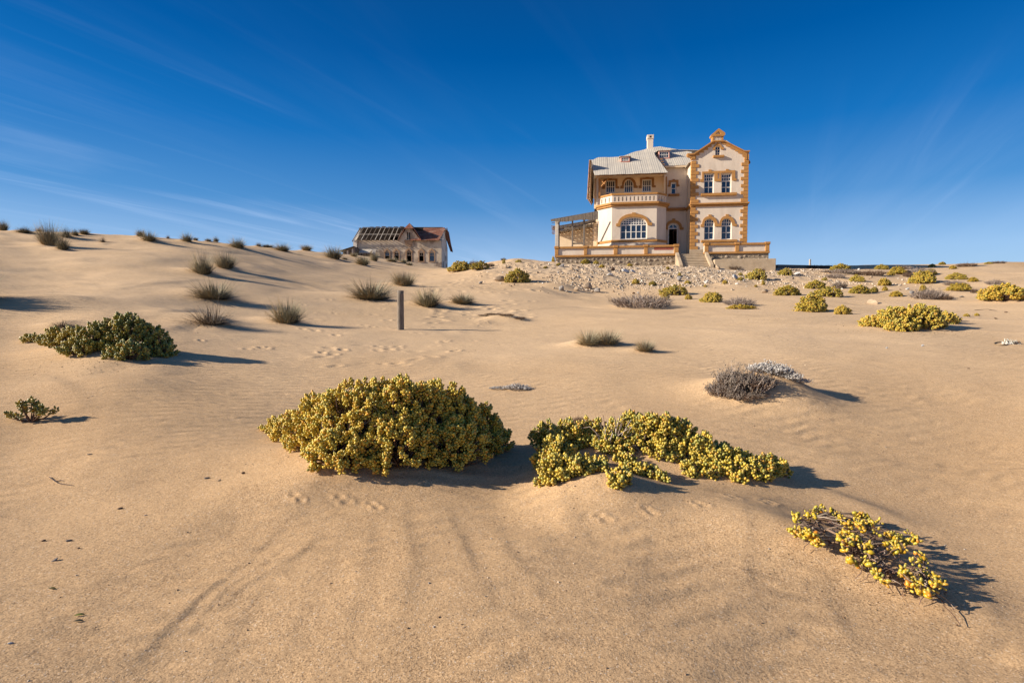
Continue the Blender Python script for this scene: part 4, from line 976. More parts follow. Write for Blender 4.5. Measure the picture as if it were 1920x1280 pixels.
# dormers
def dormer(za, zbx, zc_, zd, fx, fy, n0, p0, zx, zy, cols):
    b = h.onplane(zx + (za + zbx) / 16, zy + zd / 8, p0, n0); yd = b.y
    x0 = h.lp(zx + za / 8, zy, yd)[0]; x1 = h.lp(zx + zbx / 8, zy, yd)[0]; zt_ = h.lp(zx + za / 8, zy + zc_ / 8, yd)[1]; zb_ = b.z - 0.02
    d = slab('dormer', rectloop(x0, x1, zb_ - 0.25, zt_), [rectloop(x0 + 0.08, x1 - 0.08, zb_ + 0.10, zt_ - 0.08)], yd, yd + 0.08, MAT['pink'], mansion)
    box('dormer_cheek', x0, x0 + 0.06, yd + 0.081, yd + 1.9, zb_ - 0.25, zt_ - 0.002, MAT['pink'], d)
    box('dormer_cheek', x1 - 0.06, x1, yd + 0.081, yd + 1.9, zb_ - 0.25, zt_ - 0.002, MAT['pink'], d)
    box('dormer_sill', x0 - 0.03, x1 + 0.03, yd - 0.06, yd - .001, zb_ - 0.04, zb_ + 0.07, MAT['red_sill'], d)
    prism('dormer_roof', [(x0 - 0.15, yd - 0.12, zt_ + 0.03), (x1 + 0.15, yd - 0.12, zt_ + 0.03), (x1 + 0.15, yd + 2.4, zt_ + 0.45), (x0 - 0.15, yd + 2.4, zt_ + 0.45)], 0.04, MAT['roof'], d)
    darkbox('dormer_inside', x0 + 0.062, x1 - 0.062, yd + 0.09, yd + 1.2, zb_ - 0.2, zt_ - 0.01, MAT['dark_room'], d)
    window(mansion, x0 + 0.085, x1 - 0.085, zb_ + 0.105, zt_ - 0.085, yd - 0.02, None, cols, 2, None, None, 0.03, 0.03, 0.04)
dormer(1158, 1290, 512, 592, 0, 0, nA, pA, 1020, 230, 4)
dormer(128, 288, 425, 540, 0, 0, nB, pB, 1220, 230, 4)

# terrace, parapets, plinth of rubble stone
PY = -2.7; TZ = ZH(1298, 475.6, PY)
tx0 = X(1040.5, PY); sx0 = X(1273, PY); sx1 = X(1321, PY); tx1 = X(1443.5, PY)
terr = empty('terrace', h.m @ Vector(((tx0 + tx1) / 2, PY, TZ - 1.0)), -HA)
tag(terr, 'long terrace in front of the mansion with ochre framed parapets on a rubble stone plinth', 'terrace')
_off = Vector(((tx0 + tx1) / 2, PY, TZ - 1.0))
def T(o): o.location = -_off; return o     # parts are built in mansion coordinates
T(box('terrace_floor', tx0 + 0.3, tx1 - 0.3, PY + 0.42, RY + 6, TZ - 2.5, TZ, MAT['concrete'], terr))
def parapet(x0, x1, posts, pyc0, pyc1, zcap_l, zcap_r):
    zc1 = ZH(pyc0[0], pyc0[1], PY); zc0 = zc1 - 0.17; zb = ZH(pyc1[0], pyc1[1], PY); zbb = zb - 0.17
    T(box('parapet_cap', x0 - 0.03, x1 + 0.03, PY - 0.10, PY + 0.40, zc0, zc1, MAT['ochre'], terr, 0.015))
    T(box('parapet_wall', x0, x1, PY + 0.04, PY + 0.30, zb - 0.02, zc0 - .002, MAT['plaster'], terr))
    T(box('base_band', x0 - 0.02, x1 + 0.02, PY - 0.06, PY + 0.36, zbb, zb, MAT['ochre'], terr, 0.015))
    for a, b in posts:
        xa = X(a, PY); xb = X(b, PY)
        T(box('parapet_post', xa, xb, PY - 0.075, PY + 0.38, zb + .002, zc0 - .002, MAT['ochre'], terr, 0.012))
        T(box('post_cap', xa - 0.05, xb + 0.05, PY - 0.14, PY + 0.44, zc0 + 0.02, zc1 + 0.05, MAT['ochre'], terr, 0.015))
    return zbb
zp = parapet(tx0, sx0, [(1040.5, 1047), (1095, 1101), (1151, 1158), (1208, 1214.5), (1264.5, 1272.5)], (1150, 461.0), (1150, 477), 0, 0)
zp2 = parapet(sx1, tx1, [(1321.5, 1328.5), (1379, 1386), (1435.5, 1443)], (1382, 455.5), (1382, 471.5), 0, 0)
rd = Z3P([(1650, 752), (1880, 787)], PY + 0.04)
T(box('inset_panel', rd[0][0], rd[1][0] + 0.3, PY + 0.02, PY + 0.05, rd[1][1], rd[0][1], MAT['red_sill'], terr))
T(box('stone_plinth', tx0 + 0.04, sx0, PY + 0.08, PY + 0.40, zp - 2.6, zp - .002, MAT['mortar'], terr))
T(box('stone_plinth', sx1, tx1 - 0.04, PY + 0.08, PY + 0.40, zp2 - 2.6, zp2 - .002, MAT['mortar'], terr))
T(box('stone_plinth', tx0 + 0.04, tx0 + 0.4, PY + 0.42, RY + 3, zp - 2.6, zp - .002, MAT['mortar'], terr))
T(box('parapet_wall', tx0 + 0.02, tx0 + 0.28, PY + 0.42, RY + 3, zp + 0.1, zp + 0.9, MAT['plaster'], terr))
def rock_mesh(name, seed, sub=1, rough=0.22, flat=1.0, lo=0.35, hi=0.85):
    r_ = np.random.default_rng(seed); v, f = icosphere(sub); v = v.copy()
    ax = r_.normal(size=(9, 3)); ax /= np.linalg.norm(ax, axis=1, keepdims=True); cut = r_.uniform(lo, hi, 9)
    for a, c in zip(ax, cut):
        d = v @ a; m = d > c; v[m] -= np.outer(d[m] - c, a)
    v *= 1 + rough * 0.3 * r_.normal(size=(len(v), 1)); v[:, 2] *= flat
    return mesh_np(name, v, f, smooth=False)
STONES = [rock_mesh('stone', 100 + i, 0, 0.2) for i in range(8)]
for me in STONES: me.materials.append(MAT['wall_stone'])
def lay_stones(x0, x1, ztop, n, depth_):
    """random rubble: stones dropped where they keep clear of each other, big ones first"""
    placed = []
    for k in range(n * 40):
        if len(placed) >= n: break
        big = k < n * 12; w = random.uniform(0.30, 0.55) if big else random.uniform(0.14, 0.30); hh = w * random.uniform(0.55, 0.95)
        x = random.uniform(x0 + w / 2, x1 - w / 2); z = ztop - random.uniform(hh / 2, depth_ - hh / 3)
        if any(abs(x - a) < (w + c_) * 0.47 and abs(z - b_) < (hh + d_) * 0.47 for a, b_, c_, d_ in placed): continue
        placed.append((x, z, w, hh))
        o = bpy.data.objects.new('stone', random.choice(STONES)); COL.objects.link(o); o.parent = terr
        o.location = Vector((x, PY + 0.10, z)) - _off
        o.scale = (w * 0.52, random.uniform(0.05, 0.15), hh * 0.55); o.rotation_euler = (0, random.uniform(-0.6, 0.6), 0)
lay_stones(tx0 + 0.05, sx0 - 0.02, zp - 0.01, 165, 0.95)
lay_stones(sx1 + 0.02, tx1 - 0.05, zp2 - 0.01, 85, 0.8)
# steps
st = empty('entrance_stairs', h.m @ Vector(((sx0 + sx1) / 2, PY - 2.5, TZ - 1.6)), -HA)
tag(st, 'worn sandy concrete steps between two sloping cheek walls leading up to the terrace', 'stairs')
_so = Vector(((sx0 + sx1) / 2, PY - 2.5, TZ - 1.6))
ns = 9; dzs = 0.165; dys = 0.30
for i in range(ns):
    y1 = PY + 0.35 - i * dys; z1 = TZ - 0.01 - i * dzs
    o = box('step', sx0 + 0.02, sx1 - 0.02, y1 - dys, y1, z1 - 0.6, z1 - 0.03, MAT['step'], st); o.location = -_so
    q = box('nosing', sx0 + 0.03, sx1 - 0.03, y1 - dys - 0.04 + random.uniform(-.01, .01), y1, z1 - 0.028, z1, MAT['step'], o, 0.01)
for xa, xb in ((sx0 - 0.30, sx0 + 0.0), (sx1, sx1 + 0.30)):
    yA = PY - 0.15; yB = PY + 0.35 - ns * dys - 0.1; zA = TZ + 0.12; zB = TZ - ns * dzs + 0.30
    v = [(xa, yA, zA), (xb, yA, zA), (xb, yB, zB), (xa, yB, zB), (xa, yA, zA - 2.2), (xb, yA, zA - 2.2), (xb, yB, zB - 1.2), (xa, yB, zB - 1.2)]
    me = mesh_py('cheek_wall', v, [(0, 3, 2, 1), (4, 5, 6, 7), (0, 1, 5, 4), (1, 2, 6, 5), (2, 3, 7, 6), (3, 0, 4, 7)])
    bm = bmesh.new(); bm.from_mesh(me); bmesh.ops.recalc_face_normals(bm, faces=bm.faces[:]); bmesh.ops.bevel(bm, geom=bm.edges[:], offset=0.03, segments=2, affect='EDGES'); bm.to_mesh(me); bm.free()
    o = link('cheek_wall', me, MAT['concrete'], st); o.location = -_so
# low retaining wall right of the steps
rw0 = h.lp(1340, 486, -5.0); rw1 = h.lp(1455, 485.5, -5.0)
rw = empty('retaining_wall', h.m @ Vector(((rw0[0] + rw1[0]) / 2, -5.0, rw0[1] - 1.2)), -HA)
tag(rw, 'low flat topped concrete retaining wall right of the mansion steps', 'retaining wall')
_ro = Vector(((rw0[0] + rw1[0]) / 2, -5.0, rw0[1] - 1.2))
o = box('wall_body', rw0[0], rw1[0], -5.0, PY - 0.02, rw0[1] - 2.4, rw0[1] - 0.001, MAT['concrete'], rw, 0.03); o.location = -_ro
o = box('wall_pier', rw1[0] - 0.35, rw1[0] - 0.06, -5.12, -5.002, rw0[1] - 2.4, rw0[1] - 0.95, MAT['concrete'], rw, 0.02); o.location = -_ro
# stand-in wall for the mansion's dark shadow strip on the right
dk0 = at(1458, 496, 54); dk1 = at(1560, 498, 62)
dk = empty('shade_wall', (dk0.x, dk0.y, dk0.z - 1), 0); tag(dk, 'low dark stand-in wall for the mansion shadow, right behind the retaining wall', 'wall')
me = mesh_py('wall_body', [(0, 0, -1.5), (dk1.x - dk0.x, dk1.y - dk0.y, -1.5), (dk1.x - dk0.x, dk1.y - dk0.y, 1 + dk1.z - dk0.z), (0, 0, 1.0), (0, 1, -1.5), (dk1.x - dk0.x, dk1.y - dk0.y + 1, -1.5), (dk1.x - dk0.x, dk1.y - dk0.y + 1, 1 + dk1.z - dk0.z), (0, 1, 1.0)],
             [(0, 1, 2, 3), (5, 4, 7, 6), (4, 0, 3, 7), (1, 5, 6, 2), (3, 2, 6, 7), (4, 5, 1, 0)])
link('wall_body', me, MAT['old_wood'], dk)

# veranda on the left
ver = empty('veranda', h.m @ Vector((X(1075, 0.5), 0.5, TZ)), -HA)
tag(ver, 'open timber veranda with a broken slatted roof on the left side of the mansion', 'veranda')
_vo = Vector((X(1075, 0.5), 0.5, TZ))
def V_(o): o.location = -_vo; return o
vf = PY + 0.15; vb = 3.2
vz = lambda px, py, y: h.lp(px, py, y)[1]
wb = [h.lp(1049, 470, vb), h.lp(1116, 470, vb), h.lp(1116, 411, vb), h.lp(1104, 415, vb), h.lp(1048, 434, vb)]
V_(slab('back_wall', wb, [], vb, vb + 0.2, MAT['plaster_warm'], ver))
def vpost(p0, p1, y, ytop, ybot, mat='old_wood'):
    a = h.lp(p0, ytop, y); b = h.lp(p1, ybot, y); V_(box('post', a[0], b[0], y, y + (b[0] - a[0]), b[1], a[1], MAT[mat], ver, 0.012))
vpost(1041, 1047, vf, 415, 462, 'bare_wood')
vpost(1047.6, 1049.2, vf + 0.25, 416, 462)
vpost(1072, 1074.6, vf, 413, 462); vpost(1093.6, 1096.6, vf, 411, 462)
vpost(1113, 1119, vf + 3.9, 404, 462, 'plaster_warm')
def vbeam(name, a, b, w, hh, mat): V_(beam(name, a, b, w, hh, MAT[mat], ver))
def v3(px, py, y): q_ = h.lp(px, py, y); return (q_[0], y, q_[1])
vbeam('rail', v3(1074.5, 456.5, vf + 0.1), v3(1094, 456.5, vf + 0.1), 0.10, 0.12, 'old_wood')
vbeam('rail', v3(1049, 430.5, vf + 0.2), v3(1073, 426, vf + 0.2), 0.08, 0.14, 'old_wood')
vbeam('rail', v3(1074.5, 425.5, vf + 0.2), v3(1094, 422, vf + 0.2), 0.08, 0.13, 'old_wood')
vbeam('rail', v3(1096, 420.5, vf + 0.2), v3(1115, 415, vf + 0.2), 0.08, 0.13, 'old_wood')
# fascia boards: vertical slats hanging along the front edge
nfb = 34
for i in range(nfb):
    t = i / (nfb - 1); px = 1049 + (1120.5 - 1049) * t; top = 409.2 - 13.5 * t; bot = 415.6 - 5.0 * t + 0.9 * math.sin(t * 9) + random.uniform(-0.3, 0.5)
    a = h.lp(px, top, vf - 0.25); b = h.lp(px, bot, vf - 0.25)
    V_(box('fascia_board', a[0] - 0.052, a[0] + 0.052, vf - 0.25 - random.uniform(0, 0.02), vf - 0.21, b[1], a[1] - .01, MAT['old_wood'], ver))
for i in range(9):
    t = i / 8; px = 1034 + 14 * t; a = h.lp(px, 411.3 - 2.0 * t, vf - 0.2); b = h.lp(px, 415, vf - 0.2)
    V_(box('fascia_board', a[0] - 0.045, a[0] + 0.045, vf - 0.22, vf - 0.18, b[1], a[1], MAT['old_wood'], ver))
# roof: rafters and thin slats, front ones left out so the bay stays sunlit
def roofz(px, t):  # t 0 front .. 1 back
    zf_ = h.lp(px, 409.5 - 13.5 * (px - 1049) / 71.5, vf)[1]; return zf_ - 0.35 * t
for i in range(11):
    px = 1037 + 8.0 * i; x = X(px, vf); z = roofz(px, 0); V_(beam('rafter', (x, 0.4, z - 0.25), (x, vb, z - 0.45), 0.08, 0.12, MAT['old_wood'], ver))
ni = 26
for i in range(ni):
    if i in (1, 2, 3, 4, 5, 7, 8, 9, 10, 11, 12, 19): continue
    y = vf + (vb - vf) * i / (ni - 1); t = i / (ni - 1); za = roofz(1036, t) + 0.01; zb_ = roofz(1116, t) + 0.01
    V_(beam('slat', (X(1035, vf) + random.uniform(-0.25, 0.05), y, za), (X(1118, vf), y, zb_), 0.17, 0.025, MAT['old_wood'], ver))
for i in range(10):
    y = vf + 0.3 + 0.28 * i; V_(beam('slat_end', (X(1034, vf) - random.uniform(0, 0.15), y, roofz(1034, i / 10) - 0.5 - 0.06 * (i % 3)), (X(1034, vf) + 0.5, y, roofz(1036, i / 10) - 0.55), 0.06, 0.05, MAT['brown_wood'], ver))
# carved lattice beside the bay
la = h.lp(1111, 420, 1.6); lb2 = h.lp(1118, 458, 1.6)
for i in range(6):
    z = la[1] + (lb2[1] - la[1]) * i / 6; V_(beam('lattice_bar', (la[0], 1.6, z), (lb2[0], 1.6, z - 0.32), 0.04, 0.07, MAT['plaster'], ver))
    V_(beam('lattice_bar', (lb2[0], 1.65, z), (la[0], 1.65, z - 0.32), 0.04, 0.07, MAT['plaster'], ver))

# ------------------------------------------------------------------ the ruined house
rn = Frame(666, 490.0, 100.0, R(0))
ruin = empty('ruined_house', rn.o, 0); tag(ruin, 'ruined sand drowned house with peeling walls, bare roof battens and rusty iron roof', 'house')
R5 = lambda pts, y=0: rn.P(pts, 640, 400, 8, y)
GBR = -7
wt = R5([(190, 404), (1502, 404)]); gab = R5([(850, 405), (905, 330), (945, 270), (975, 225), (1050, 225), (1080, 260), (1130, 330), (1190, 405)])
outl = [(wt[0][0], GBR), (wt[1][0], GBR), (wt[1][0], wt[1][1])] + list(reversed([(x, z) for x, z in gab])) + [(wt[0][0], wt[0][1])]
rh = []; rwins = []
for (a, b, t, bo) in ((655, 722, 588, 720), (795, 862, 588, 700), (980, 1050, 580, 722), (1168, 1233, 588, 718), (1325, 1392, 588, 718)):
    (x0, z1), (x1, z0) = R5([(a, t), (b, bo)]); rwins.append((x0, x1, z0, z1)); rh.append(rectloop(x0, x1, z0, z1))
(x0, z1), (x1, z0) = R5([(985, 282), (1035, 390)]); rh.append(rectloop(x0, x1, z0, z1))
slab('front_wall', outl, rh, 0, 0.45, MAT['ruin_wall'], ruin)
gx = (x0 + x1) / 2; box('window_post', gx - 0.06, gx + 0.06, 0.1, 0.2, z0, z1, MAT['bare_wood'], ruin)
for i, (a, b, c, d) in enumerate(rwins):
    zc = d - (d - c) * 0.36
    o = slab('window', rectloop(a + .01, b - .01, zc, d - .01), [rectloop(a + 0.09, (a + b) / 2 - 0.03, zc + 0.08, d - 0.08), rectloop((a + b) / 2 + 0.03, b - 0.09, zc + 0.08, d - 0.08)], 0.2, 0.28, MAT['bare_wood'], ruin)
    if i in (0, 4):
        slab('pane', rectloop(a + 0.02, b - 0.02, c + 0.02 if i == 4 else zc, d - 0.02), [], 0.24, 0.25, MAT['glass'], o)
    # arched hood and jambs of sandstone
    e = 0.14; hood = [(a - e - 0.1, d - 0.02), (a - e - 0.1, d + 0.12), (a - e, d + 0.30), ((a + b) / 2, d + 0.78), (b + e, d + 0.30), (b + e + 0.1, d + 0.12), (b + e + 0.1, d - 0.02), (b - 0.02, d + 0.02), ((a + b) / 2, d + 0.5), (a + 0.02, d + 0.02)]
    slab('window_hood', hood, [], -0.09, -0.002, MAT['ruin_trim'], ruin)
    box('window_jamb', a - 0.16, a - 0.01, -0.05, -0.002, c, d - 0.03, MAT['ruin_trim'], ruin); box('window_jamb', b + 0.01, b + 0.16, -0.05, -0.002, c, d - 0.03, MAT['ruin_trim'], ruin)
    if i != 2: box('window_sill', a - 0.2, b + 0.2, -0.10, -0.002, c - 0.14, c - 0.01, MAT['ruin_trim'], ruin)
sh = R5([(945, 405), (1075, 405), (1065, 470), (1035, 500), (1000, 500), (960, 470)])
slab('gable_shield', sh, [], -0.08, -0.002, MAT['ruin_trim'], ruin)
q = R5([(945, 400), (1075, 412)]); box('gable_ledge', q[0][0], q[1][0], -0.16, -0.002, q[1][1], q[0][1], MAT['ruin_trim'], ruin)
q = R5([(190, 420), (242, 620)]); box('lit_corner_pilaster', q[0][0] - 0.05, q[1][0], -0.35, -0.002, GBR, q[0][1], MAT['ruin_pale'], ruin)  # pale strip, its sunlit brightness put into the plaster colour
ex = wt[1][0]; bw = 9.0
gy = 4.2
rt = R5([(320, 218), (1535, 212)], gy); zr = rt[0][1]; ze_ = R5([(700, 402)], -0.5)[0][1]
ew = [(0.46, GBR), (bw, GBR), (bw, ze_ - 0.1), (bw * 0.78, ze_ + (zr - ze_) * 0.55), (gy, zr - 0.15), (0.46, ze_ + 0.1)]
me = mesh_py('end_wall', [(ex, y, z) for y, z in ew] + [(ex - 0.35, y, z) for y, z in ew], [tuple(range(6)), tuple(range(11, 5, -1))] + [(i, i + 6, (i + 1) % 6 + 6, (i + 1) % 6) for i in range(6)])
bm = bmesh.new(); bm.from_mesh(me); bmesh.ops.recalc_face_normals(bm, faces=bm.faces[:]); bm.to_mesh(me); bm.free(); link('end_wall', me, MAT['ruin_pale'], ruin)
for i, yy in enumerate((2.0, 5.2, 6.8)): box('dark_opening_panel', ex + 0.002, ex + 0.02, yy, yy + 0.55, (-3.2 if i != 1 else 0.6), (0.2 if i != 1 else 1.6), MAT['dark_wood'], ruin)  # solid dark panels painting the shade inside openings
xw = wt[0][0]
me2 = me.copy(); me2.transform(Matrix.Translation((xw - ex + 0.35, 0, 0))); link('end_wall', me2, MAT['ruin_pale'], ruin)
box('back_wall', xw, ex, bw, bw + 0.4, GBR, ze_ - 0.1, MAT['ruin_wall'], ruin)
box('upper_floor', xw + 0.4, ex - 0.4, 0.5, bw - 0.05, ze_ - 0.9, ze_ - 0.7, MAT['dark_wood'], ruin)
box('partition_wall', xw + 0.4, ex - 0.4, 3.6, 3.75, GBR, ze_ - 0.92, MAT['dark_room'], ruin)
box('room_floor', xw + 0.4, ex - 0.4, 0.46, 3.6, GBR, -3.2, MAT['dark_wood'], ruin)
kr = (zr - ze_) / (gy + 0.5)
def RP(a, b):  # roof plane point from zoom pixels
    return rn.onplane(640 + a / 8, 400 + b / 8, (0, -0.5, ze_), Vector((0, -kr, 1)).normalized())
# rusted sheets, right half
x_ = [RP(1040, 218), RP(1535, 214), RP(1560, 235), RP(1475, 388), RP(1470, 402), RP(1040, 404)]
sheets('rusty_sheet', x_, 0.85, MAT['rust'], ruin, 0.03, 0.03)
for i in range(5):
    yy = 0.1 + i * 0.8; z = ze_ + kr * (yy + 0.5); beam('batten', (x_[3].x - 0.3, yy, z - 0.02), (ex + 0.5 + 0.0 * i, yy, z - 0.02), 0.09, 0.06, MAT['bare_wood'], ruin)
# back slope, coloured dark for the shaded inside of the roof
prism('back_roof', [(xw - 0.3, gy + 0.05, zr), (ex - 0.2, gy + 0.05, zr), (ex - 0.2, bw + 0.4, ze_ + 0.1), (xw - 0.3, bw + 0.4, ze_ + 0.1)], 0.06, MAT['dark_wood'], ruin)
# rafters and battens, left half
r0 = RP(215, 402); r1 = RP(320, 222); rr1 = RP(900, 222)
xl = r0.x + 0.2; xr = RP(850, 400).x
nr_ = 10
for i in range(nr_):
    x = xl + (xr - xl) * i / (nr_ - 1); mt = 'bare_wood' if i in (1, 4, 5, 7, 8) else 'old_wood'
    beam('rafter', (x, -0.62, ze_ - 0.06), (x, gy, zr - 0.02), 0.11, 0.15, MAT[mt], ruin)
for i in range(12):
    t = (i + 0.2) / 12; y = -0.5 + (gy + 0.5) * t; z = ze_ + (zr - ze_) * t + 0.05
    mt = 'bare_wood' if i == 5 else 'dark_wood'; wd = 0.28 if i == 5 else 0.14
    beam('batten', (xl - 0.1, y, z), (xr if i > 2 else xr - 1.4, y, z), wd, 0.09, MAT[mt], ruin)
for i in range(6):
    x = xl + 0.5 + i * 0.95; y = 1.55; beam('torn_sheet', (x, y, ze_ + kr * (y + 0.5) + 0.09), (x + 0.8, y, ze_ + kr * (y + 0.5) + 0.09), 0.30, 0.03, MAT['bare_wood'] if i % 3 else MAT['rust'], ruin)
box('gable_dark_backing', R5([(850,405)])[0][0], R5([(1190,405)])[0][0], 3.0, 3.1, ze_ - 1, zr - 0.1, MAT['dark_room'], ruin)  # added dark backing, paints the shade behind the gable window
box('ridge_beam', xl - 0.2, ex - 0.3, gy - 0.08, gy + 0.08, zr + 0.02, zr + 0.14, MAT['old_wood'], ruin)
for i in range(7): box('ridge_fragment', xl + 1.2 + i * 1.15, xl + 1.9 + i * 1.15, gy - 0.12, gy + 0.14, zr + 0.142, zr + 0.19 + 0.04 * (i % 3), MAT['old_wood'], ruin)
# left verge board with white facing
va = rn.lp(656.5, 452.5, -0.7); vb_ = rn.lp(680, 427.2, gy)
beam('verge_board', (va[0] + 0.4, -0.7, va[1]), (va[0] + 0.55, gy, zr), 0.08, 0.22, MAT['old_wood'], ruin)
beam('verge_board', (va[0] + 0.7, -0.6, ze_ - 0.02), (va[0] + 0.8, gy, zr - 0.12), 0.06, 0.12, MAT['ruin_pale'], ruin)
for i in range(9): beam('batten_end', (va[0] + 0.5, -0.4 + i * 0.5, ze_ + kr * (0.1 + i * 0.5) + 0.02), (xl, -0.4 + i * 0.5, ze_ + kr * (0.1 + i * 0.5) + 0.02), 0.1, 0.05, MAT['bare_wood'], ruin)
# right verge: half hip hanging past the end wall
prism('rusty_verge', [(ex + 0.1, gy - 0.2, zr + 0.03), (ex + 0.75, gy + 1.3, zr - 0.6), (ex + 0.95, bw + 0.6, ze_ - 0.9), (ex + 0.55, bw + 0.6, ze_ - 0.8), (ex - 0.4, gy, zr + 0.03)], 0.12, MAT['rust'], ruin)
beam('verge_board', (ex + 0.5, gy - 0.2, zr - 0.05), (ex + 1.1, bw - 0.5, ze_ - 1.1), 0.10, 0.25, MAT['rust'], ruin)
# cross gable over the door, standing proud
gt = rn.lp(766.3, 417, -0.5); gl = rn.lp(745, 450.5, -0.5); gr = rn.lp(790.5, 450.5, -0.5)
gm = rn.lp(757.5, 428, -0.5); gm2 = rn.lp(775.5, 428, -0.5)
for s_, (pb, pm) in enumerate(((gl, gm), (gr, gm2))):
    prism('gable_roof', [(pb[0], -0.55, pb[1]), (pb[0], 0.5, pb[1]), (pm[0], 4.0, pm[1]), (pm[0], -0.4, pm[1])], 0.07, MAT['rust'], ruin)
    prism('gable_roof', [(pm[0], -0.4, pm[1] + .01), (pm[0], 4.0, pm[1] + .01), (gt[0], 5.0, gt[1]), (gt[0], 0.3, gt[1])], 0.07, MAT['rust'], ruin)
prism('half_hip', [(gm[0], -0.45, gm[1] - 0.02), (gm2[0], -0.45, gm2[1] - 0.02), (gt[0], 0.28, gt[1] + 0.03)], 0.05, MAT['rust'], ruin)
# broken lean-to
lt0 = R5([(310, 545)], -1.0)[0]; lt1 = R5([(515, 545)], -1.0)[0]; lb0 = R5([(265, 590)], -2.4)[0]; lb1 = R5([(470, 590)], -2.4)[0]
pz = R5([(300, 600), (500, 600)], -2.2)
lean = empty('lean_to', rn.m @ Vector((pz[0][0], -2.2, pz[0][1] - 1.2))); tag(lean, 'broken wooden lean-to with splayed slats against the ruined house', 'lean-to')
_lo = Vector((pz[0][0], -2.2, pz[0][1] - 1.2))
for i in range(17):
    t = i / 16; a = Vector((lt0[0] + (lt1[0] - lt0[0]) * t, -0.9, lt0[1] + 0.1)); b = Vector((lb0[0] + (lb1[0] - lb0[0]) * t + (0.35 if i > 12 else 0), -2.3, lb0[1] - (0.0 if i < 12 else 0.1 * (i - 12))))
    o = beam('slat', a, b, 0.15 if i < 12 else 0.10, 0.03, MAT['bare_wood'], lean); o.location = -_lo
for x in (lb0[0] + 0.3, (lb0[0] + lb1[0]) / 2, lb1[0] - 0.1):
    o = box('post', x, x + 0.1, -2.3, -2.2, lb0[1] - 2.6, lb0[1] - 0.05, MAT['dark_wood'], lean); o.location = -_lo
o = box('side_boards', lb0[0] + 0.1, lb1[0] - 0.2, -1.2, -1.1, lb0[1] - 2.6, lb0[1] - 0.2, MAT['ruin_trim'], lean); o.location = -_lo
# small shed left of the ruin
s0 = at(640, 469.5, 97); s1 = at(664, 461.5, 97)
shed = empty('shed', (s0.x, 97, s0.z - 1.5)); tag(shed, 'dark collapsed shed with a sloping roof on the left of the ruined house', 'shed')
_w = s1.x - s0.x
link('shed_wall', mesh_py('shed_wall', [(0.2, 0.2, -2), (_w, 0.2, -2), (_w, 0.2, 1.4 + s1.z - s0.z), (0.2, 0.2, 1.4), (0.2, 3, -2), (_w, 3, -2), (_w, 3, 1.4 + s1.z - s0.z), (0.2, 3, 1.4)], [(0, 1, 2, 3), (5, 4, 7, 6), (4, 0, 3, 7), (1, 5, 6, 2), (3, 2, 6, 7)]), MAT['old_wood'], shed)
prism('shed_roof', [(-0.3, -0.2, 1.45), (_w, -0.2, 1.5 + s1.z - s0.z), (_w, 3.2, 1.5 + s1.z - s0.z), (-0.3, 3.2, 1.45)], 0.1, MAT['dark_wood'], shed)
for i in range(4): box('shed_board', 0.5 + i * 0.45, 0.72 + i * 0.45, 0.15, 0.198, -2, 1.2 + (s1.z - s0.z) * (0.5 + i * 0.45) / _w, MAT['bare_wood'] if i % 2 else MAT['dark_wood'], shed)

# ------------------------------------------------------------------ posts
pb = hit(751, 618); ph = (618 - 545) / F * pb.y
bm = bmesh.new(); seg = 16; rngs = 14; rad = 0.105; vs = []
for i in range(rngs + 1):
    z = -0.5 + (ph + 0.5) * i / rngs; row = []
    for j in range(seg):
        a = 2 * math.pi * j / seg; r_ = rad * (1 + 0.05 * math.sin(3 * a + i * 0.2) + random.uniform(-0.02, 0.02) - (0.10 if j in (3, 9) else 0)) * (1 - 0.05 * i / rngs)
        row.append(bm.verts.new((r_ * math.cos(a), r_ * math.sin(a), z + (random.uniform(-0.015, 0.015) if i == rngs else 0))))
    vs.append(row)
for i in range(rngs):
    for j in range(seg): bm.faces.new((vs[i][j], vs[i][(j + 1) % seg], vs[i + 1][(j + 1) % seg], vs[i + 1][j]))
bm.faces.new(vs[-1]); me = bpy.data.meshes.new('wooden_post'); bm.to_mesh(me); bm.free(); me.shade_smooth()
wp = link('wooden_post', me, MAT['old_wood']); wp.location = pb; tag(wp, 'weathered grey wooden post standing upright alone in the sand', 'post')
wp.rotation_euler = (0, R(0.3), 0)
pq = at(1518.5, 500, 66); fp = bpy.data.objects.new('marker_post', mesh_py('marker_post', box_v(-0.08, 0.08, -0.08, 0.08, -1, 0.9), BOXF)); COL.objects.link(fp)
fp.data.materials.append(MAT['bare_wood']); fp.location = pq; tag(fp, 'thin pale marker post far off on the skyline right of the mansion', 'post')
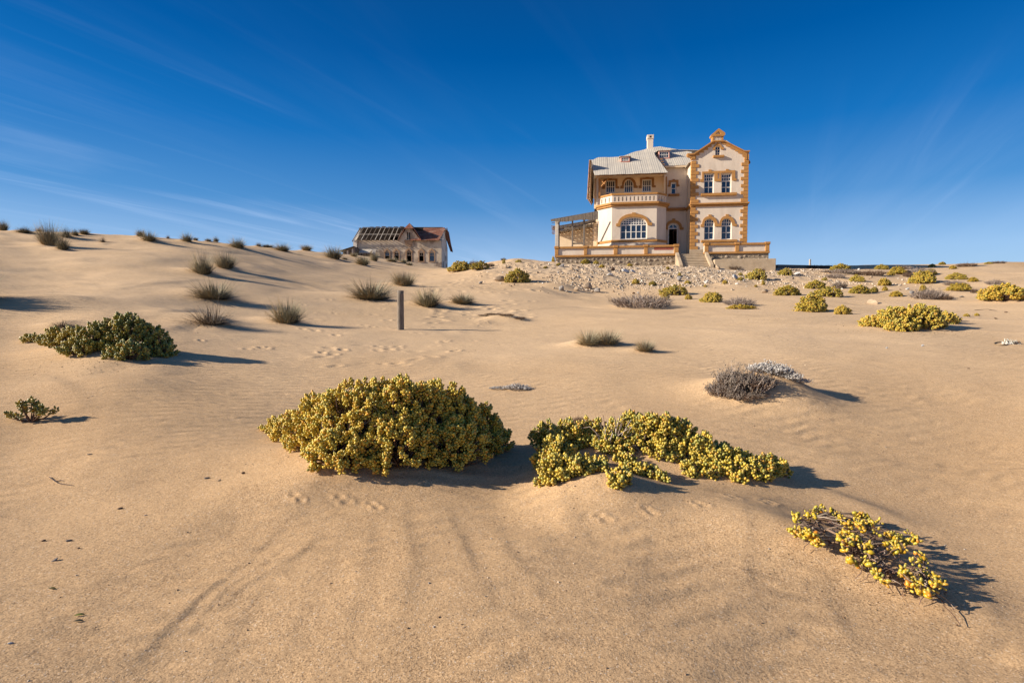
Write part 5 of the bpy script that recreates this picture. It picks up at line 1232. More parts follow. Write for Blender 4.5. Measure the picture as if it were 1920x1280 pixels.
# ------------------------------------------------------------------ succulent bushes
LEAF_V, LEAF_F = uvs(6, 4)
LEAFK = [1.0]
def leafcols(n, mode, g=None):
    """per leaf colour between green, yellow and orange; g (n,) extra yellowness"""
    t = rng.random(n); g = np.zeros(n) if g is None else g
    green = np.array([0.38, 0.37, 0.075]); yel = np.array([0.76, 0.53, 0.065]); ora = np.array([0.74, 0.34, 0.035]); dark = np.array([0.15, 0.19, 0.055]); brown = np.array([0.22, 0.10, 0.04])
    P = {'gold': (0.27, 0.54, 0.14, 0.03, 0.02), 'green': (0.42, 0.16, 0.05, 0.33, 0.04), 'olive': (0.34, 0.46, 0.07, 0.10, 0.03), 'yellow': (0.16, 0.60, 0.21, 0.02, 0.01), 'dull': (0.34, 0.34, 0.06, 0.14, 0.12)}[mode]
    c = np.empty((n, 3)); e = np.cumsum(P); t2 = np.clip(t * 0.999 * e[-1], 0, 1)
    for k, col in enumerate((green, yel, ora, dark, brown)):
        lo = 0 if k == 0 else e[k - 1]; m = (t2 >= lo) & (t2 < e[k]); c[m] = col
    mixw = rng.random((n, 1)) * 0.5
    c = c * (1 - mixw) + (green * 0.5 + yel * 0.5) * mixw if mode != 'green' else c * (1 - mixw) + green * mixw
    gg = np.clip(g, 0, 1)[:, None]; c = c * (1 - gg * 0.6) + yel * gg * 0.6
    return c * rng.uniform(0.75, 1.12, (n, 1)) * LEAFK[0]
def blobs_clusters(blobs, dens, seed, inner=0.5):
    """blobs: (x, y, z, rx, ry, h). returns positions, directions of twig tips spread over and through the lumps"""
    r_ = np.random.default_rng(seed); pos = []; dr = []
    for bi, (bx, by, bz, rx, ry, hh) in enumerate(blobs):
        area = 2 * math.pi * (((rx * ry) ** 1.6 + (rx * hh) ** 1.6 + (ry * hh) ** 1.6) / 3) ** (1 / 1.6)
        n = int(area * dens) + 3
        for k in range(n):
            u = r_.uniform(-math.pi, math.pi); w = r_.uniform(0.0, 1) ** 0.9; cz = w; s = math.sqrt(max(0, 1 - cz * cz))
            d = np.array([s * math.cos(u), s * math.sin(u), cz]); f = 1 - (abs(r_.normal()) * 0.10 if r_.random() > inner else r_.uniform(0.12, 0.42))
            f *= 1 + 0.10 * math.sin(u * 5 + bi) * s
            p = np.array([bx + d[0] * rx * f, by + d[1] * ry * f, bz + d[2] * hh * f])
            deep = False
            for bj, (cx, cy_, cz_, sx, sy, sh) in enumerate(blobs):
                if bj == bi: continue
                q = ((p[0] - cx) / sx) ** 2 + ((p[1] - cy_) / sy) ** 2 + ((p[2] - cz_) / sh) ** 2
                if q < 0.42: deep = True; break
            if deep: continue
            nn = np.array([d[0] / rx, d[1] / ry, d[2] / hh]); nn /= np.linalg.norm(nn); nn = nn * 0.8 + np.array([0, 0, 0.55]) + r_.normal(size=3) * 0.28
            pos.append(p); dr.append(nn / np.linalg.norm(nn))
    return np.array(pos), np.array(dr)
def leaf_cluster_mesh(name, pos, dr, per, ll, lw, spread, mode, tv=LEAF_V, tf=LEAF_F, yfun=None):
    n = len(pos); P = np.repeat(pos, per, 0); D = np.repeat(dr, per, 0); k = np.tile(np.arange(per), n); N_ = n * per
    B = basis(D); ang = k * 2.4 + np.repeat(rng.random(n) * 6.28, per); lev = (k + 0.5) / per
    # leaves ring the twig tip, the top ones upright and the low ones spreading out
    out = np.cos(ang)[:, None] * B[:, :, 0] + np.sin(ang)[:, None] * B[:, :, 1]
    tilt = (0.15 + 1.1 * (1 - lev))[:, None]
    ld = D * np.cos(tilt) + out * np.sin(tilt) + rng.normal(size=(N_, 3)) * 0.15
    ld /= np.linalg.norm(ld, axis=1, keepdims=True)
    base_ = P + D * ((lev - 0.55) * spread)[:, None] + out * 0.008
    sc = rng.uniform(0.7, 1.18, N_); L_ = ll * sc; c = base_ + ld * (L_ * 0.55)[:, None]
    S = np.stack([lw * sc, lw * sc, L_ * 0.5], 1)
    g = rng.random(N_) * 0.35 if yfun is None else yfun(c)
    hue = np.repeat(rng.normal(size=n) * 0.25, per)
    col = leafcols(N_, mode, g + hue); V, Fq, C = scatter(tv, tf, basis(ld), S, c, col)
    return mesh_np(name, V, Fq, C)
def stems_mesh(name, pos, roots, r0, r1, seed, frac=1.0, cols=((0.20, 0.12, 0.08), (0.34, 0.26, 0.2))):
    r_ = np.random.default_rng(seed); T_ = Tubes(3)
    for p in pos:
        if r_.random() > frac: continue
        q = roots[np.argmin(((roots - p) ** 2).sum(1) * r_.uniform(0.5, 1.5, len(roots)))]
        a = q + (p - q) * 0.35 + r_.normal(size=3) * 0.03; b = q + (p - q) * 0.72 + r_.normal(size=3) * 0.03; b[2] += 0.01
        c = np.array(cols[0]) * r_.uniform(0.7, 1.2) if r_.random() < 0.75 else np.array(cols[1])
        T_.add([q, a, b, p], r0, r1, c)
    return T_.mesh(name)
def near_bush(name, specs, label, mode, dens, per, ll, lw, seed, yfun=None, inner=0.45, sx=1.0):
    """specs: foot px, foot py, radius, height, depth factor"""
    bl = []
    for s in specs:
        p = hit(s[0], s[1]); rx, hh = s[2], s[3]; ry = rx * (s[4] if len(s) > 4 else 0.8)
        bl.append((p.x, p.y, p.z - 0.02, rx, ry, hh))
    cx = sum(b[0] for b in bl) / len(bl); cy_ = sum(b[1] for b in bl) / len(bl); cz_ = hz(cx, cy_)
    root = empty(name, (cx, cy_, cz_)); tag(root, label, 'bush')
    off = np.array([cx, cy_, cz_])
    pos, dr = blobs_clusters(bl, dens, seed, inner)
    g = H(pos[:, 0], pos[:, 1]); pos[:, 2] = np.maximum(pos[:, 2], g + 0.015)
    yf = None if yfun is None else (lambda c: yfun(c + off))
    me = leaf_cluster_mesh('foliage', pos - off, dr, per, ll, lw, ll * 2.5, mode, yfun=yf)
    fo = link('foliage', me, MAT['leaf'], root); fo['kind'] = 'stuff'
    roots = np.array([[b[0], b[1], hz(b[0], b[1]) - 0.02] for b in bl]) - off
    so = link('stems', stems_mesh('stems', pos - off, roots, 0.010, 0.004, seed), MAT['twig'], root); so['kind'] = 'stuff'
    return root, pos
yg = lambda c: np.clip((0.35 - 0.45 * (c[:, 0] + 1.35)), -0.1, 0.8) * rng.random(len(c))
near_bush('succulent_bush', [(560, 825, .30, .33), (615, 835, .42, .54), (680, 840, .50, .66), (755, 840, .52, .69), (825, 838, .48, .67), (885, 842, .36, .50), (925, 842, .20, .28), (640, 868, .30, .32), (740, 868, .36, .44), (850, 865, .32, .42), (522, 808, .17, .18)],
          'largest dense dome of yellow green succulent leaves in the centre foreground', 'gold', 290, 14, 0.033, 0.0120, 21, yg, 0.3)
LEAFK[0] = 0.84
near_bush('succulent_bush', [(70, 638, .30, .12), (125, 645, .42, .32), (180, 652, .42, .44), (235, 655, .50, .66), (280, 660, .40, .50), (305, 666, .26, .24), (150, 662, .35, .28), (240, 672, .34, .30)],
          'dark green succulent bush with a pointed left end on the left dune', 'green', 125, 12, 0.046, 0.018, 22, lambda c: 0.9 * np.clip(0.25 - 0.5 * (c[:, 0] + 7.2), -0.1, 0.9), 0.3)
LEAFK[0] = 0.86
# arched bush half buried in its own sand hump
near_bush('succulent_bush', [(1030, 835, .20, .26), (1070, 840, .22, .30), (1040, 870, .20, .26), (1045, 898, .17, .20), (1085, 885, .16, .16), (1108, 832, .17, .27), (1135, 838, .12, .18), (1150, 845, .12, .12), (1200, 842, .13, .14), (1240, 850, .12, .12), (1290, 852, .14, .14), (1350, 874, .14, .12), (1385, 884, .13, .12), (1160, 822, .14, .20), (1185, 822, .18, .27), (1215, 828, .17, .28), (1245, 832, .17, .30), (1275, 835, .16, .26), (1305, 848, .18, .22),
                             (1335, 862, .18, .18), (1365, 872, .16, .15), (1400, 880, .15, .13), (1440, 884, .14, .14), (1325, 862, .15, .14), (1350, 882, .12, .10), (1420, 890, .13, .11), (1458, 888, .10, .10), (1378, 868, .12, .13), (1170, 865, .09, .07), (1190, 885, .12, .08), (1165, 900, .10, .08), (1215, 892, .11, .08), (1235, 900, .07, .06), (1128, 880, .08, .06), (1128, 870, .05, .05), (1262, 862, .06, .05), (1290, 880, .045, .07), (1302, 893, .05, .05), (1335, 895, .045, .05), (1385, 900, .07, .06), (1155, 908, .07, .05), (1325, 880, .08, .08)],
          'arching succulent bush broken up by a sand hump, right of the largest bush', 'olive', 310, 13, 0.035, 0.0130, 23, None, 0.3)
LEAFK[0] = 0.78
near_bush('succulent_bush', [(1640, 610, .40, .26), (1680, 612, .60, .55), (1725, 612, .60, .62), (1765, 606, .42, .36), (1690, 620, .4, .3), (1790, 602, .16, .14), (1625, 604, .15, .15)],
          'wide golden green succulent mound at mid right with a shadow to its right', 'gold', 150, 9, 0.050, 0.020, 24, None, 0.25)

# the sparse sprawling plant: every fat leaf is a piece of its own
fat = [mesh_np('leaf', LEAF_V * np.array([0.42, 0.42, 0.5]), LEAF_F) for _ in range(5)]
for me, c in zip(fat, ((0.52, 0.36, 0.022), (0.56, 0.32, 0.02), (0.58, 0.23, 0.02), (0.38, 0.32, 0.03), (0.46, 0.37, 0.035))):
    m, nt, b = mat_new('fat_leaf'); n1 = noise(nt, objco(nt), 2.5, 3)
    cc = ramp(nt, n1, [(0.3, tuple(x * 0.8 for x in c)), (0.7, c)]); nt.links.new(cc, b.inputs['Base Color']); b.inputs['Roughness'].default_value = 0.35; b.inputs['Specular IOR Level'].default_value = 0.5
    b.inputs['Subsurface Weight'].default_value = 0.12; b.inputs['Subsurface Radius'].default_value = (0.02, 0.012, 0.004); b.inputs['Subsurface Scale'].default_value = 0.3
    me.materials.append(m)
sp_root_p = hit(1620, 1075); sprawl = empty('sprawling_succulent', sp_root_p); tag(sprawl, 'sparse sprawling succulent with fat yellow leaves and bare twigs at bottom right', 'plant')
clus = [(380,170,70,9),(330,230,40,5),(500,190,50,7),(570,240,50,7),(700,215,50,7),(760,215,30,4),(800,280,50,8),(640,300,45,6),(600,350,45,6),(700,290,50,7),(740,330,40,4),(225,215,25,3),(215,245,15,1),(180,325,25,4),(240,355,30,5),(300,340,40,5),(335,385,45,7),(385,425,45,7),(290,380,30,3),(565,400,35,4),(600,430,45,5),(650,440,20,2),(585,485,10,1),(700,395,25,3),(805,505,12,1),(790,460,14,2),(870,385,14,1),(935,375,40,5),(980,420,45,6),(925,440,25,2),(1010,380,25,3),(1020,480,50,6),(970,500,35,3),(1075,430,35,3),(1120,365,14,1),(1150,400,40,5),(1160,525,14,1),(1200,560,35,3),(1190,612,12,1),(640,570,25,3),(700,585,22,3),(790,605,16,2),(845,625,22,2),(830,650,16,1),(868,695,28,3),(900,740,18,1),(1055,660,32,4),(1090,680,35,4),(1130,710,40,5),(1180,760,45,6),(1235,800,45,6),(1240,680,25,3),(1300,700,40,5),(1330,740,28,3),(1290,770,35,4),(1100,760,20,2),(1180,815,25,2),(1250,845,25,2)]
pts = []
for (cx, cy_, rr_, nl) in clus:
    nl = int(nl * 1.35 + 0.4); rr_ *= 0.78
    px = 1440 + cx * 0.2396; py = 920 + cy_ * 0.2396
    lift = 0.05 + 0.06 * rr.random(); p = hit(px, py); p = hit(px, py + (lift * 0.75) / p.y * F); pts.append((px, py, p, lift, rr_, nl))
nleaf = 0
for (px, py, p, lift, rad_, nl) in pts:
    c = Vector((p.x, p.y, p.z + lift)); sc = rad_ * 0.2396 / F * p.y
    for k in range(nl):
        if nleaf >= 298: break
        v = Vector((rr.gauss(0, 1), rr.gauss(0, 1) * 0.8, abs(rr.gauss(0.4, 0.7)))).normalized()
        q = c + Vector((rr.uniform(-1, 1), rr.uniform(-1, 1) * 0.7, rr.uniform(-0.8, 0.8))) * sc * 0.85
        g = hz(q.x, q.y) + 0.008; q.z = max(q.z, g)
        o = bpy.data.objects.new('leaf', fat[rr.choices(range(5), (5, 3, 2, 2, 3))[0]]); COL.objects.link(o); o.parent = sprawl
        o.location = q - sp_root_p; o.rotation_euler = v.to_track_quat('Z', 'Y').to_euler(); s = rr.uniform(0.029, 0.049); o.scale = (s * rr.uniform(0.75, 0.95), s * 0.85, s * rr.uniform(0.95, 1.3)); nleaf += 1
cp = np.array([[p_[2].x, p_[2].y, p_[2].z + p_[3]] for p_ in pts for _ in range(max(1, p_[5] // 2))]) + rng.normal(size=(sum(max(1, p_[5] // 2) for p_ in pts), 3)) * [0.02, 0.02, 0.012]
cp[:, 2] = np.maximum(cp[:, 2], H(cp[:, 0], cp[:, 1]) + 0.008); dn_ = rng.normal(size=cp.shape) * 0.5 + [0, 0, 0.8]
o = link('small_leaves', leaf_cluster_mesh('small_leaves', cp - np.array(sp_root_p), dn_ / np.linalg.norm(dn_, axis=1, keepdims=True), 4, 0.030, 0.0085, 0.03, 'yellow'), MAT['leaf'], sprawl); o['kind'] = 'stuff'
T_ = Tubes(5); T2 = Tubes(3)
main = [(1515, 975), (1545, 1000), (1580, 1020), (1610, 1040), (1640, 1062), (1670, 1080), (1700, 1092), (1735, 1105)]
mp_ = [hit(a, b) for a, b in main]
def wig(a, b, n, amp, arch=0.0):
    out = []
    for i in range(n + 1):
        t = i / n; p = a.lerp(b, t); j = math.sin(math.pi * t)
        out.append(np.array(p) + np.array([rr.gauss(0, amp), rr.gauss(0, amp), rr.gauss(0, amp * 0.6) + arch * j]) * (1 if 0 < i < n else 0))
    return out
for i in range(len(mp_) - 1):
    T_.add([x - np.array(sp_root_p) + np.array([0, 0, 0.02]) for x in wig(mp_[i], mp_[i + 1], 5, 0.012, 0.03)], 0.009, 0.008, (0.30, 0.20, 0.14))
for (px, py, p, lift, rad_, nl) in pts:
    c = Vector((p.x, p.y, p.z + lift)); near = min(mp_, key=lambda q: (q - c).length)
    T_.add([x - np.array(sp_root_p) for x in wig(near + Vector((0, 0, 0.01)), c, 6, 0.012, 0.03)], 0.0055, 0.0035, rr.choice([(0.34, 0.24, 0.17), (0.50, 0.40, 0.30), (0.24, 0.15, 0.10)]))
    for k in range(3):
        e = near.lerp(c, rr.uniform(0.3, 1)) + Vector((rr.gauss(0, .05), rr.gauss(0, .05), 0)); e.z = hz(e.x, e.y) + rr.uniform(0.005, 0.06)
        T2.add([x - np.array(sp_root_p) for x in wig(near.lerp(c, rr.uniform(0.2, 0.9)), e, 5, 0.012, 0.02)], 0.0045, 0.002, rr.choice([(0.16, 0.10, 0.08), (0.24, 0.15, 0.12), (0.40, 0.31, 0.25)]))
link('stem', T_.mesh('stem'), MAT['twig'], sprawl); o = link('dead_twigs', T2.mesh('dead_twigs'), MAT['twig'], sprawl)
# shrivelled dark leaves on the twigs
n = 420; ii = rng.integers(0, len(T2.v), n); P_ = np.array(T2.v)[ii] + rng.normal(size=(n, 3)) * 0.008
V, Fq, C = scatter(OCT_V, OCT_F, basis(rng.normal(size=(n, 3))), rng.uniform(0.003, 0.008, (n, 3)), P_, np.array([[0.16, 0.10, 0.075]]) * rng.uniform(0.6, 1.8, (n, 1)))
o = link('shrivelled_leaves', mesh_np('shrivelled_leaves', V, Fq, C), MAT['twig'], sprawl); o['kind'] = 'stuff'

# small branching plant at the left edge
lp_p = hit(58, 790); sml = empty('small_succulent', lp_p); tag(sml, 'small sparse dark plant with bare branches at the left edge', 'plant')
T_ = Tubes(4); tips = []; sc_ = lp_p.y / F
for (dx, dz) in ((-48, 10), (-36, 14), (-28, 28), (-20, 20), (-12, 30), (-8, 38), (0, 40), (6, 30), (14, 24), (24, 28), (32, 20), (40, 18), (-16, 12), (20, 14)):
    e = np.array([dx * sc_, rr.uniform(-0.08, 0.08), dz * sc_]); mid = e * 0.45 + np.array([0, 0, -0.02]) + np.array([rr.gauss(0, .02), 0, 0])
    T_.add([np.array([0, 0, -0.02]), mid * 0.6, mid, e * 0.8, e], 0.012, 0.005, (0.20, 0.12, 0.08)); tips.append(e)
tips = np.array(tips); link('stem', T_.mesh('stem'), MAT['twig'], sml)
tt = np.vstack([tips, tips * 0.85, tips[3:11] + np.array([0.02, 0.02, -0.02])]); dd_ = np.tile([[0, 0, 1.0]], (len(tt), 1)) + rng.normal(size=(len(tt), 3)) * 0.4
o = link('foliage', leaf_cluster_mesh('foliage', tt, dd_ / np.linalg.norm(dd_, axis=1, keepdims=True), 7, 0.045, 0.011, 0.05, 'green'), MAT['leaf'], sml); o['kind'] = 'stuff'

# ------------------------------------------------------------------ mid-distance plants from a few grown models
def proto_bush(seed, mode, lumps, dens, per, ll, lw, flat=0.5):
    """unit: about 1 wide in radius; height 1"""
    r_ = np.random.default_rng(seed); bl = [(0, 0, 0, 0.66, 0.58, 1.0)]
    for k in range(lumps):
        a = r_.uniform(0, 6.28); d = r_.uniform(0.35, 0.72); s = r_.uniform(0.26, 0.42); bl.append((d * math.cos(a), 0.75 * d * math.sin(a), 0, s, s * 0.9, r_.uniform(0.4, 0.8)))
    pos, dr = blobs_clusters(bl, dens, seed, 0.25); pos[:, 2] = np.maximum(pos[:, 2], 0.02)
    f = leaf_cluster_mesh('foliage', pos, dr, per, ll, lw, ll * 1.6, mode, OCT_V, OCT_F)
    roots = np.array([[b[0] * 0.6, b[1] * 0.6, -0.05] for b in bl]); s = stems_mesh('stems', pos, roots, 0.014, 0.006, seed, 0.5)
    f.materials.append(MAT['leaf']); s.materials.append(MAT['twig']); return f, s
PB = [proto_bush(40, 'gold', 5, 58, 8, 0.085, 0.038), proto_bush(41, 'olive', 6, 58, 8, 0.085, 0.038), proto_bush(42, 'yellow', 4, 48, 8, 0.09, 0.042), proto_bush(43, 'dull', 7, 40, 8, 0.085, 0.038), proto_bush(44, 'green', 5, 58, 8, 0.085, 0.036)]
def grow(name, cat, protos, parts, px, py, w, h_, label, group=None, rot=None, depth=0.8, sink=0.03):
    p = hit(px, py); rx = w / F * p.y / 2; hh = h_ / F * p.y
    root = empty(name, (p.x, p.y, p.z - sink * hh), rr.uniform(-0.6, 0.6) if rot is None else rot); tag(root, label, cat, group)
    for me, pn in zip(protos, parts):
        if me is None: continue
        o = bpy.data.objects.new(pn, me); COL.objects.link(o); o.parent = root; o.scale = (rx, rx * depth, hh); tag(o, kind='stuff')
    return root
BUSH = [
 (970, 529, 60, 24, 1, 'rounded olive succulent bush beside an elongated pale rock on the rubble slope'),
 (864, 508, 62, 18, 0, 'bright green succulent bush at the right foot of the ruined house'),
 (903, 505, 46, 15, 3, 'dull green bush with dead twigs right of the bright green one near the ruined house'),
 (1268, 552, 60, 17, 3, 'half dead succulent bush just behind the right end of the grey dry shrub'),
 (1246, 563, 22, 16, 2, 'small yellow patch at the right end of the grey dry shrub'),
 (1290, 561, 16, 9, 2, 'tiny yellow succulent between two bushes below the mansion steps'),
 (1335, 566, 56, 18, 0, 'low golden bush below the mansion steps, left of the half grey one'),
 (1386, 579, 58, 8, 2, 'thin yellow skirt of leaves around a half dead grey shrub'),
 (1421, 524, 44, 19, 3, 'brownish succulent bush in front of the retaining wall'),
 (1475, 516, 30, 13, 3, 'olive bush at the right end of the retaining wall'),
 (1477, 553, 64, 17, 1, 'smooth olive green succulent mound in the middle of the right slope'),
 (1529, 541, 46, 15, 1, 'olive bush up slope to the right of the smooth mound'),
 (1521, 583, 88, 30, 0, 'larger ragged golden bush below the smooth olive mound'),
 (1578, 589, 34, 16, 2, 'thin straggly patch right of the larger ragged golden bush'),
 (1556, 556, 62, 18, 3, 'dull green bush partly behind the larger ragged golden bush'),
 (1612, 550, 46, 15, 1, 'olive bush with a dark shadow, left of the cream stone block'),
 (1640, 548, 22, 10, 3, 'brown green tail of a bush just above the cream stone block'),
 (1605, 528, 32, 12, 1, 'small round olive bush among pale stones on the upper right slope'),
 (1657, 535, 38, 13, 2, 'yellow green bush among pale stones on the upper right slope'),
 (1576, 508, 46, 13, 1, 'green mound on the skyline right of the marker post'),
 (1652, 505, 28, 9, 1, 'small green mound on the skyline further right'),
 (1682, 513, 50, 13, 0, 'light green bush just below the skyline'),
 (1670, 516, 20, 8, 2, 'little yellow bush in front of the light green bush at the skyline'),
 (1659, 545, 16, 8, 2, 'tiny round yellow bush on pale ground above the wide golden mound'),
 (1680, 556, 34, 10, 2, 'scattered thin yellow sprigs behind the wide golden mound'),
 (1730, 530, 66, 22, 0, 'bright yellow green bush in front of a grey dead one on the right slope'),
 (1745, 514, 32, 10, 0, 'green bush crest behind the bright yellow green one'),
 (1730, 546, 20, 12, 2, 'little yellow bush above the grey dry shrub at mid right'),
 (1791, 524, 40, 12, 1, 'olive green bush alone on smooth sand at upper right'),
 (1798, 544, 62, 13, 0, 'spreading yellow green bush with a grey dead top at right'),
 (1824, 528, 26, 8, 2, 'thin yellow tip trailing up right from the spreading bush'),
 (1786, 504, 20, 6, 2, 'low yellow patch just under the right skyline'),
 (1748, 501, 18, 6, 1, 'small patch on the right skyline, left one'),
 (1767, 496, 18, 5, 1, 'flat green patch on the crest of the right dune'),
 (1853, 495, 16, 4, 1, 'flat green patch on the far right skyline'),
 (1880, 562, 104, 28, 2, 'long golden bush running out of the right edge'),
 (1812, 593, 14, 5, 2, 'tiny creeping sprig right of the wide golden mound'),
 (1831, 592, 10, 5, 2, 'smallest creeping sprig with a brown tip right of the wide golden mound'),
 (1098, 490, 22, 9, 1, 'green weed clump at the foot of the left stone plinth'),
 (1117, 491, 14, 6, 1, 'smaller weed clump beside the green one at the left stone plinth'),
 (1245, 494, 20, 6, 2, 'yellow green weed at the right end of the left stone plinth'),
 (1391, 484, 16, 6, 2, 'yellow weed growing on top of the retaining wall'),
 (1438, 484, 12, 6, 2, 'little weed at the right end of the retaining wall top'),
 (1037, 478, 8, 10, 1, 'green sprig sticking out left of the terrace corner'),
 (1128, 502, 14, 6, 2, 'small yellow weed on the rubble below the left parapet'),
 (1180, 499, 12, 5, 2, 'small weed near the large whitish boulder'),
 (1252, 505, 12, 5, 2, 'weed below the left cheek of the stairs'),
 (1274, 518, 12, 7, 0, 'green weed behind the round grey boulder'),
 (1289, 532, 14, 6, 2, 'yellow weed to the right below the round grey boulder'),
 (1359, 532, 12, 7, 2, 'yellow weed left of the whitish block on the rubble'),
 (1390, 526, 14, 7, 3, 'dark weed right of the whitish block on the rubble'),
 (1389, 516, 10, 5, 3, 'weed under the retaining wall left of the brownish bush'),
 (1431, 534, 10, 8, 2, 'yellow weed below the brownish bush by the retaining wall'),
 (1191, 532, 16, 9, 2, 'yellow tuft above the grey dry shrub, left one'),
 (1225, 535, 20, 8, 3, 'greenish tuft above the grey dry shrub, right one'),
 (1417, 538, 10, 4, 2, 'tiny weed on the stony slope left of the smooth mound'),
 (1322, 538, 8, 4, 2, 'tiny weed on the stony slope below the stairs'),
 (1547, 526, 12, 6, 3, 'small weed on the stony ground under the dark wall'),
 (1049, 498, 14, 5, 3, 'flat weed at the left foot of the stone plinth'),
 (1024, 503, 12, 4, 3, 'flat brown green weed left of the terrace on the rubble'),
 (945, 494, 8, 8, 3, 'small dark sprig on the skyline right of the dull green bush'),
 (973, 492, 16, 5, 3, 'flat bush on the skyline left of the terrace'),
]
for (px, py, w, hh, v, lb) in BUSH:
    grow('succulent_bush' if w > 18 else 'weed', 'bush' if w > 18 else 'weed', PB[v], ('foliage', 'stems'), px, py, w, hh * 1.06, lb)

# grass tufts
def proto_tuft(seed, n, cols, spread, curl, twig, w=0.017, lo=0.55):
    r_ = np.random.default_rng(seed); V = []; Fq = []; C = []
    for k in range(n):
        a = r_.uniform(0, 6.28); b = (r_.random() ** 0.42) * 0.50; x0 = b * math.cos(a) * 0.9; y0 = b * math.sin(a) * 0.8
        tilt = np.clip(r_.normal(0.10, 0.30) + b * spread * 1.75, -0.2, 1.35); az = a + r_.normal() * 0.6; ln = r_.uniform(lo, 1.0) * (1.25 if r_.random() < 0.08 else 1.0) * (0.8 + 0.5 * min(1, b / 0.4))
        col = np.array(cols[r_.integers(len(cols))]) * r_.uniform(0.65, 1.2)
        # some blades on the left side are straw coloured
        if x0 < -0.12 and r_.random() < 0.4: col = np.array((0.42, 0.27, 0.12)) * r_.uniform(0.7, 1.1)
        p = np.array([x0, y0, -0.03]); base_i = len(V); wv = np.array([-math.sin(az + 1.57 * r_.random()), math.cos(az), 0.0]); wv /= np.linalg.norm(wv) + 1e-9
        for s in range(4):
            ww = w * (1 - s / 3.3); V.append(p - wv * ww); V.append(p + wv * ww); C.append(col); C.append(col)
            t = tilt + curl * s * 0.33; stp = ln / 3; p = p + np.array([math.cos(az) * math.sin(t), math.sin(az) * math.sin(t), math.cos(t)]) * stp
        for s in range(3): i = base_i + 2 * s; Fq.append((i, i + 1, i + 3, i + 2))
    f = mesh_np('blades', np.array(V), np.array(Fq), np.array(C)); f.materials.append(MAT['blade'])
    T_ = Tubes(3)
    for k in range(twig):
        a = r_.uniform(-1.4, 0.9); e = np.array([math.cos(a) * r_.uniform(0.3, 0.85), math.sin(a) * 0.6 * r_.uniform(0.3, 1), r_.uniform(-0.02, 0.35)]); m = e * 0.5 + np.array([0, 0, 0.06]) + r_.normal(size=3) * 0.04
        T_.add([np.array([0.05, 0, 0.0]), m * 0.6, m, e], 0.018, 0.007, np.array((0.40, 0.35, 0.30)) * r_.uniform(0.6, 1.2))
    s = T_.mesh('twigs'); s.materials.append(MAT['twig']); return f, s
GG = [(0.23, 0.21, 0.13), (0.31, 0.275, 0.175), (0.42, 0.37, 0.25), (0.16, 0.14, 0.095)]
PT = [proto_tuft(60, 900, GG, 1.2, 0.12, 26), proto_tuft(61, 850, GG + [(0.26, 0.20, 0.12)], 1.0, 0.10, 18), proto_tuft(62, 900, GG + [(0.30, 0.27, 0.22)], 1.5, 0.18, 40),
      proto_tuft(63, 520, [(0.26, 0.20, 0.15), (0.33, 0.27, 0.21), (0.18, 0.14, 0.10)], 1.6, 0.2, 24, 0.014), proto_tuft(64, 900, [(0.44, 0.38, 0.24), (0.36, 0.33, 0.22), (0.52, 0.44, 0.30), (0.24, 0.21, 0.15)], 1.5, 0.25, 16)]
for i, (px, py, w, hh, v, lb) in enumerate(TUFTS):
    grow('grass_tuft', 'grass tuft', PT[v], ('blades', 'twigs'), px, py, w * 1.08, hh * 1.02, lb, 'dry grass tufts on the dunes', rot=rr.uniform(-0.5, 0.5))
# a tuft just outside the frame whose shadow falls into it
grow('grass_tuft', 'grass tuft', PT[1], ('blades', 'twigs'), -62, 562, 110, 62, 'big tuft beyond the left edge whose shadow falls on the dune', 'dry grass tufts on the dunes')

# dry woody shrubs: repeatedly forking twigs
def proto_shrub(seed, n, cols, wide, leaf=None, r0=0.016, ls=0.03):
    r_ = np.random.default_rng(seed); T_ = Tubes(3); tips = []
    for k in range(n):
        a = r_.uniform(0, 6.28); b = math.sqrt(r_.random()) * wide; p = np.array([b * math.cos(a), b * math.sin(a), -0.04]); d = np.array([math.cos(a) * b * 0.9, math.sin(a) * b * 0.7, 1.0]) + r_.normal(size=3) * 0.2
        d /= np.linalg.norm(d); ln = (0.85 - 0.35 * b) * r_.uniform(0.7, 1.1); m = p + d * ln * 0.5; e = m + (d + r_.normal(size=3) * 0.25) * ln * 0.5
        c = np.array(cols[r_.integers(len(cols))]) * r_.uniform(0.6, 1.25); T_.add([p, m, e], r0, r0 * 0.6, c)
        for j in range(3):
            q = m + (e - m) * r_.random(); f = q + (d + r_.normal(size=3) * 0.55) * ln * 0.32; T_.add([q, (q + f) / 2 + r_.normal(size=3) * 0.02, f], r0 * 0.6, r0 * 0.3, c * 1.1); tips.append(f)
        tips.append(e)
    me = T_.mesh('twigs'); me.materials.append(MAT['twig']); lf = None
    if leaf is not None:
        tp = np.array(tips); tp = np.repeat(tp, 3, 0) + r_.normal(size=(len(tp) * 3, 3)) * 0.035; n_ = len(tp)
        V, Fq, C = scatter(OCT_V, OCT_F, basis(r_.normal(size=(n_, 3))), r_.uniform(ls * 0.4, ls, (n_, 3)), tp, np.array([leaf]) * r_.uniform(0.7, 1.15, (n_, 1)))
        lf = mesh_np('foliage', V, Fq, C); lf.materials.append(MAT['dry_leaf'])
    return me, lf
GREY = [(0.36, 0.29, 0.25), (0.24, 0.18, 0.15), (0.50, 0.42, 0.37)]; BRN = [(0.20, 0.13, 0.09), (0.28, 0.19, 0.13), (0.14, 0.09, 0.07)]
PS = [proto_shrub(70, 260, GREY, 0.9), proto_shrub(71, 200, BRN, 0.8), proto_shrub(72, 70, [(0.55, 0.50, 0.45), (0.42, 0.37, 0.33)], 0.9, (0.64, 0.60, 0.56), 0.030, 0.08), proto_shrub(73, 110, GREY + BRN, 0.9, (0.30, 0.25, 0.21), 0.026, 0.045)]
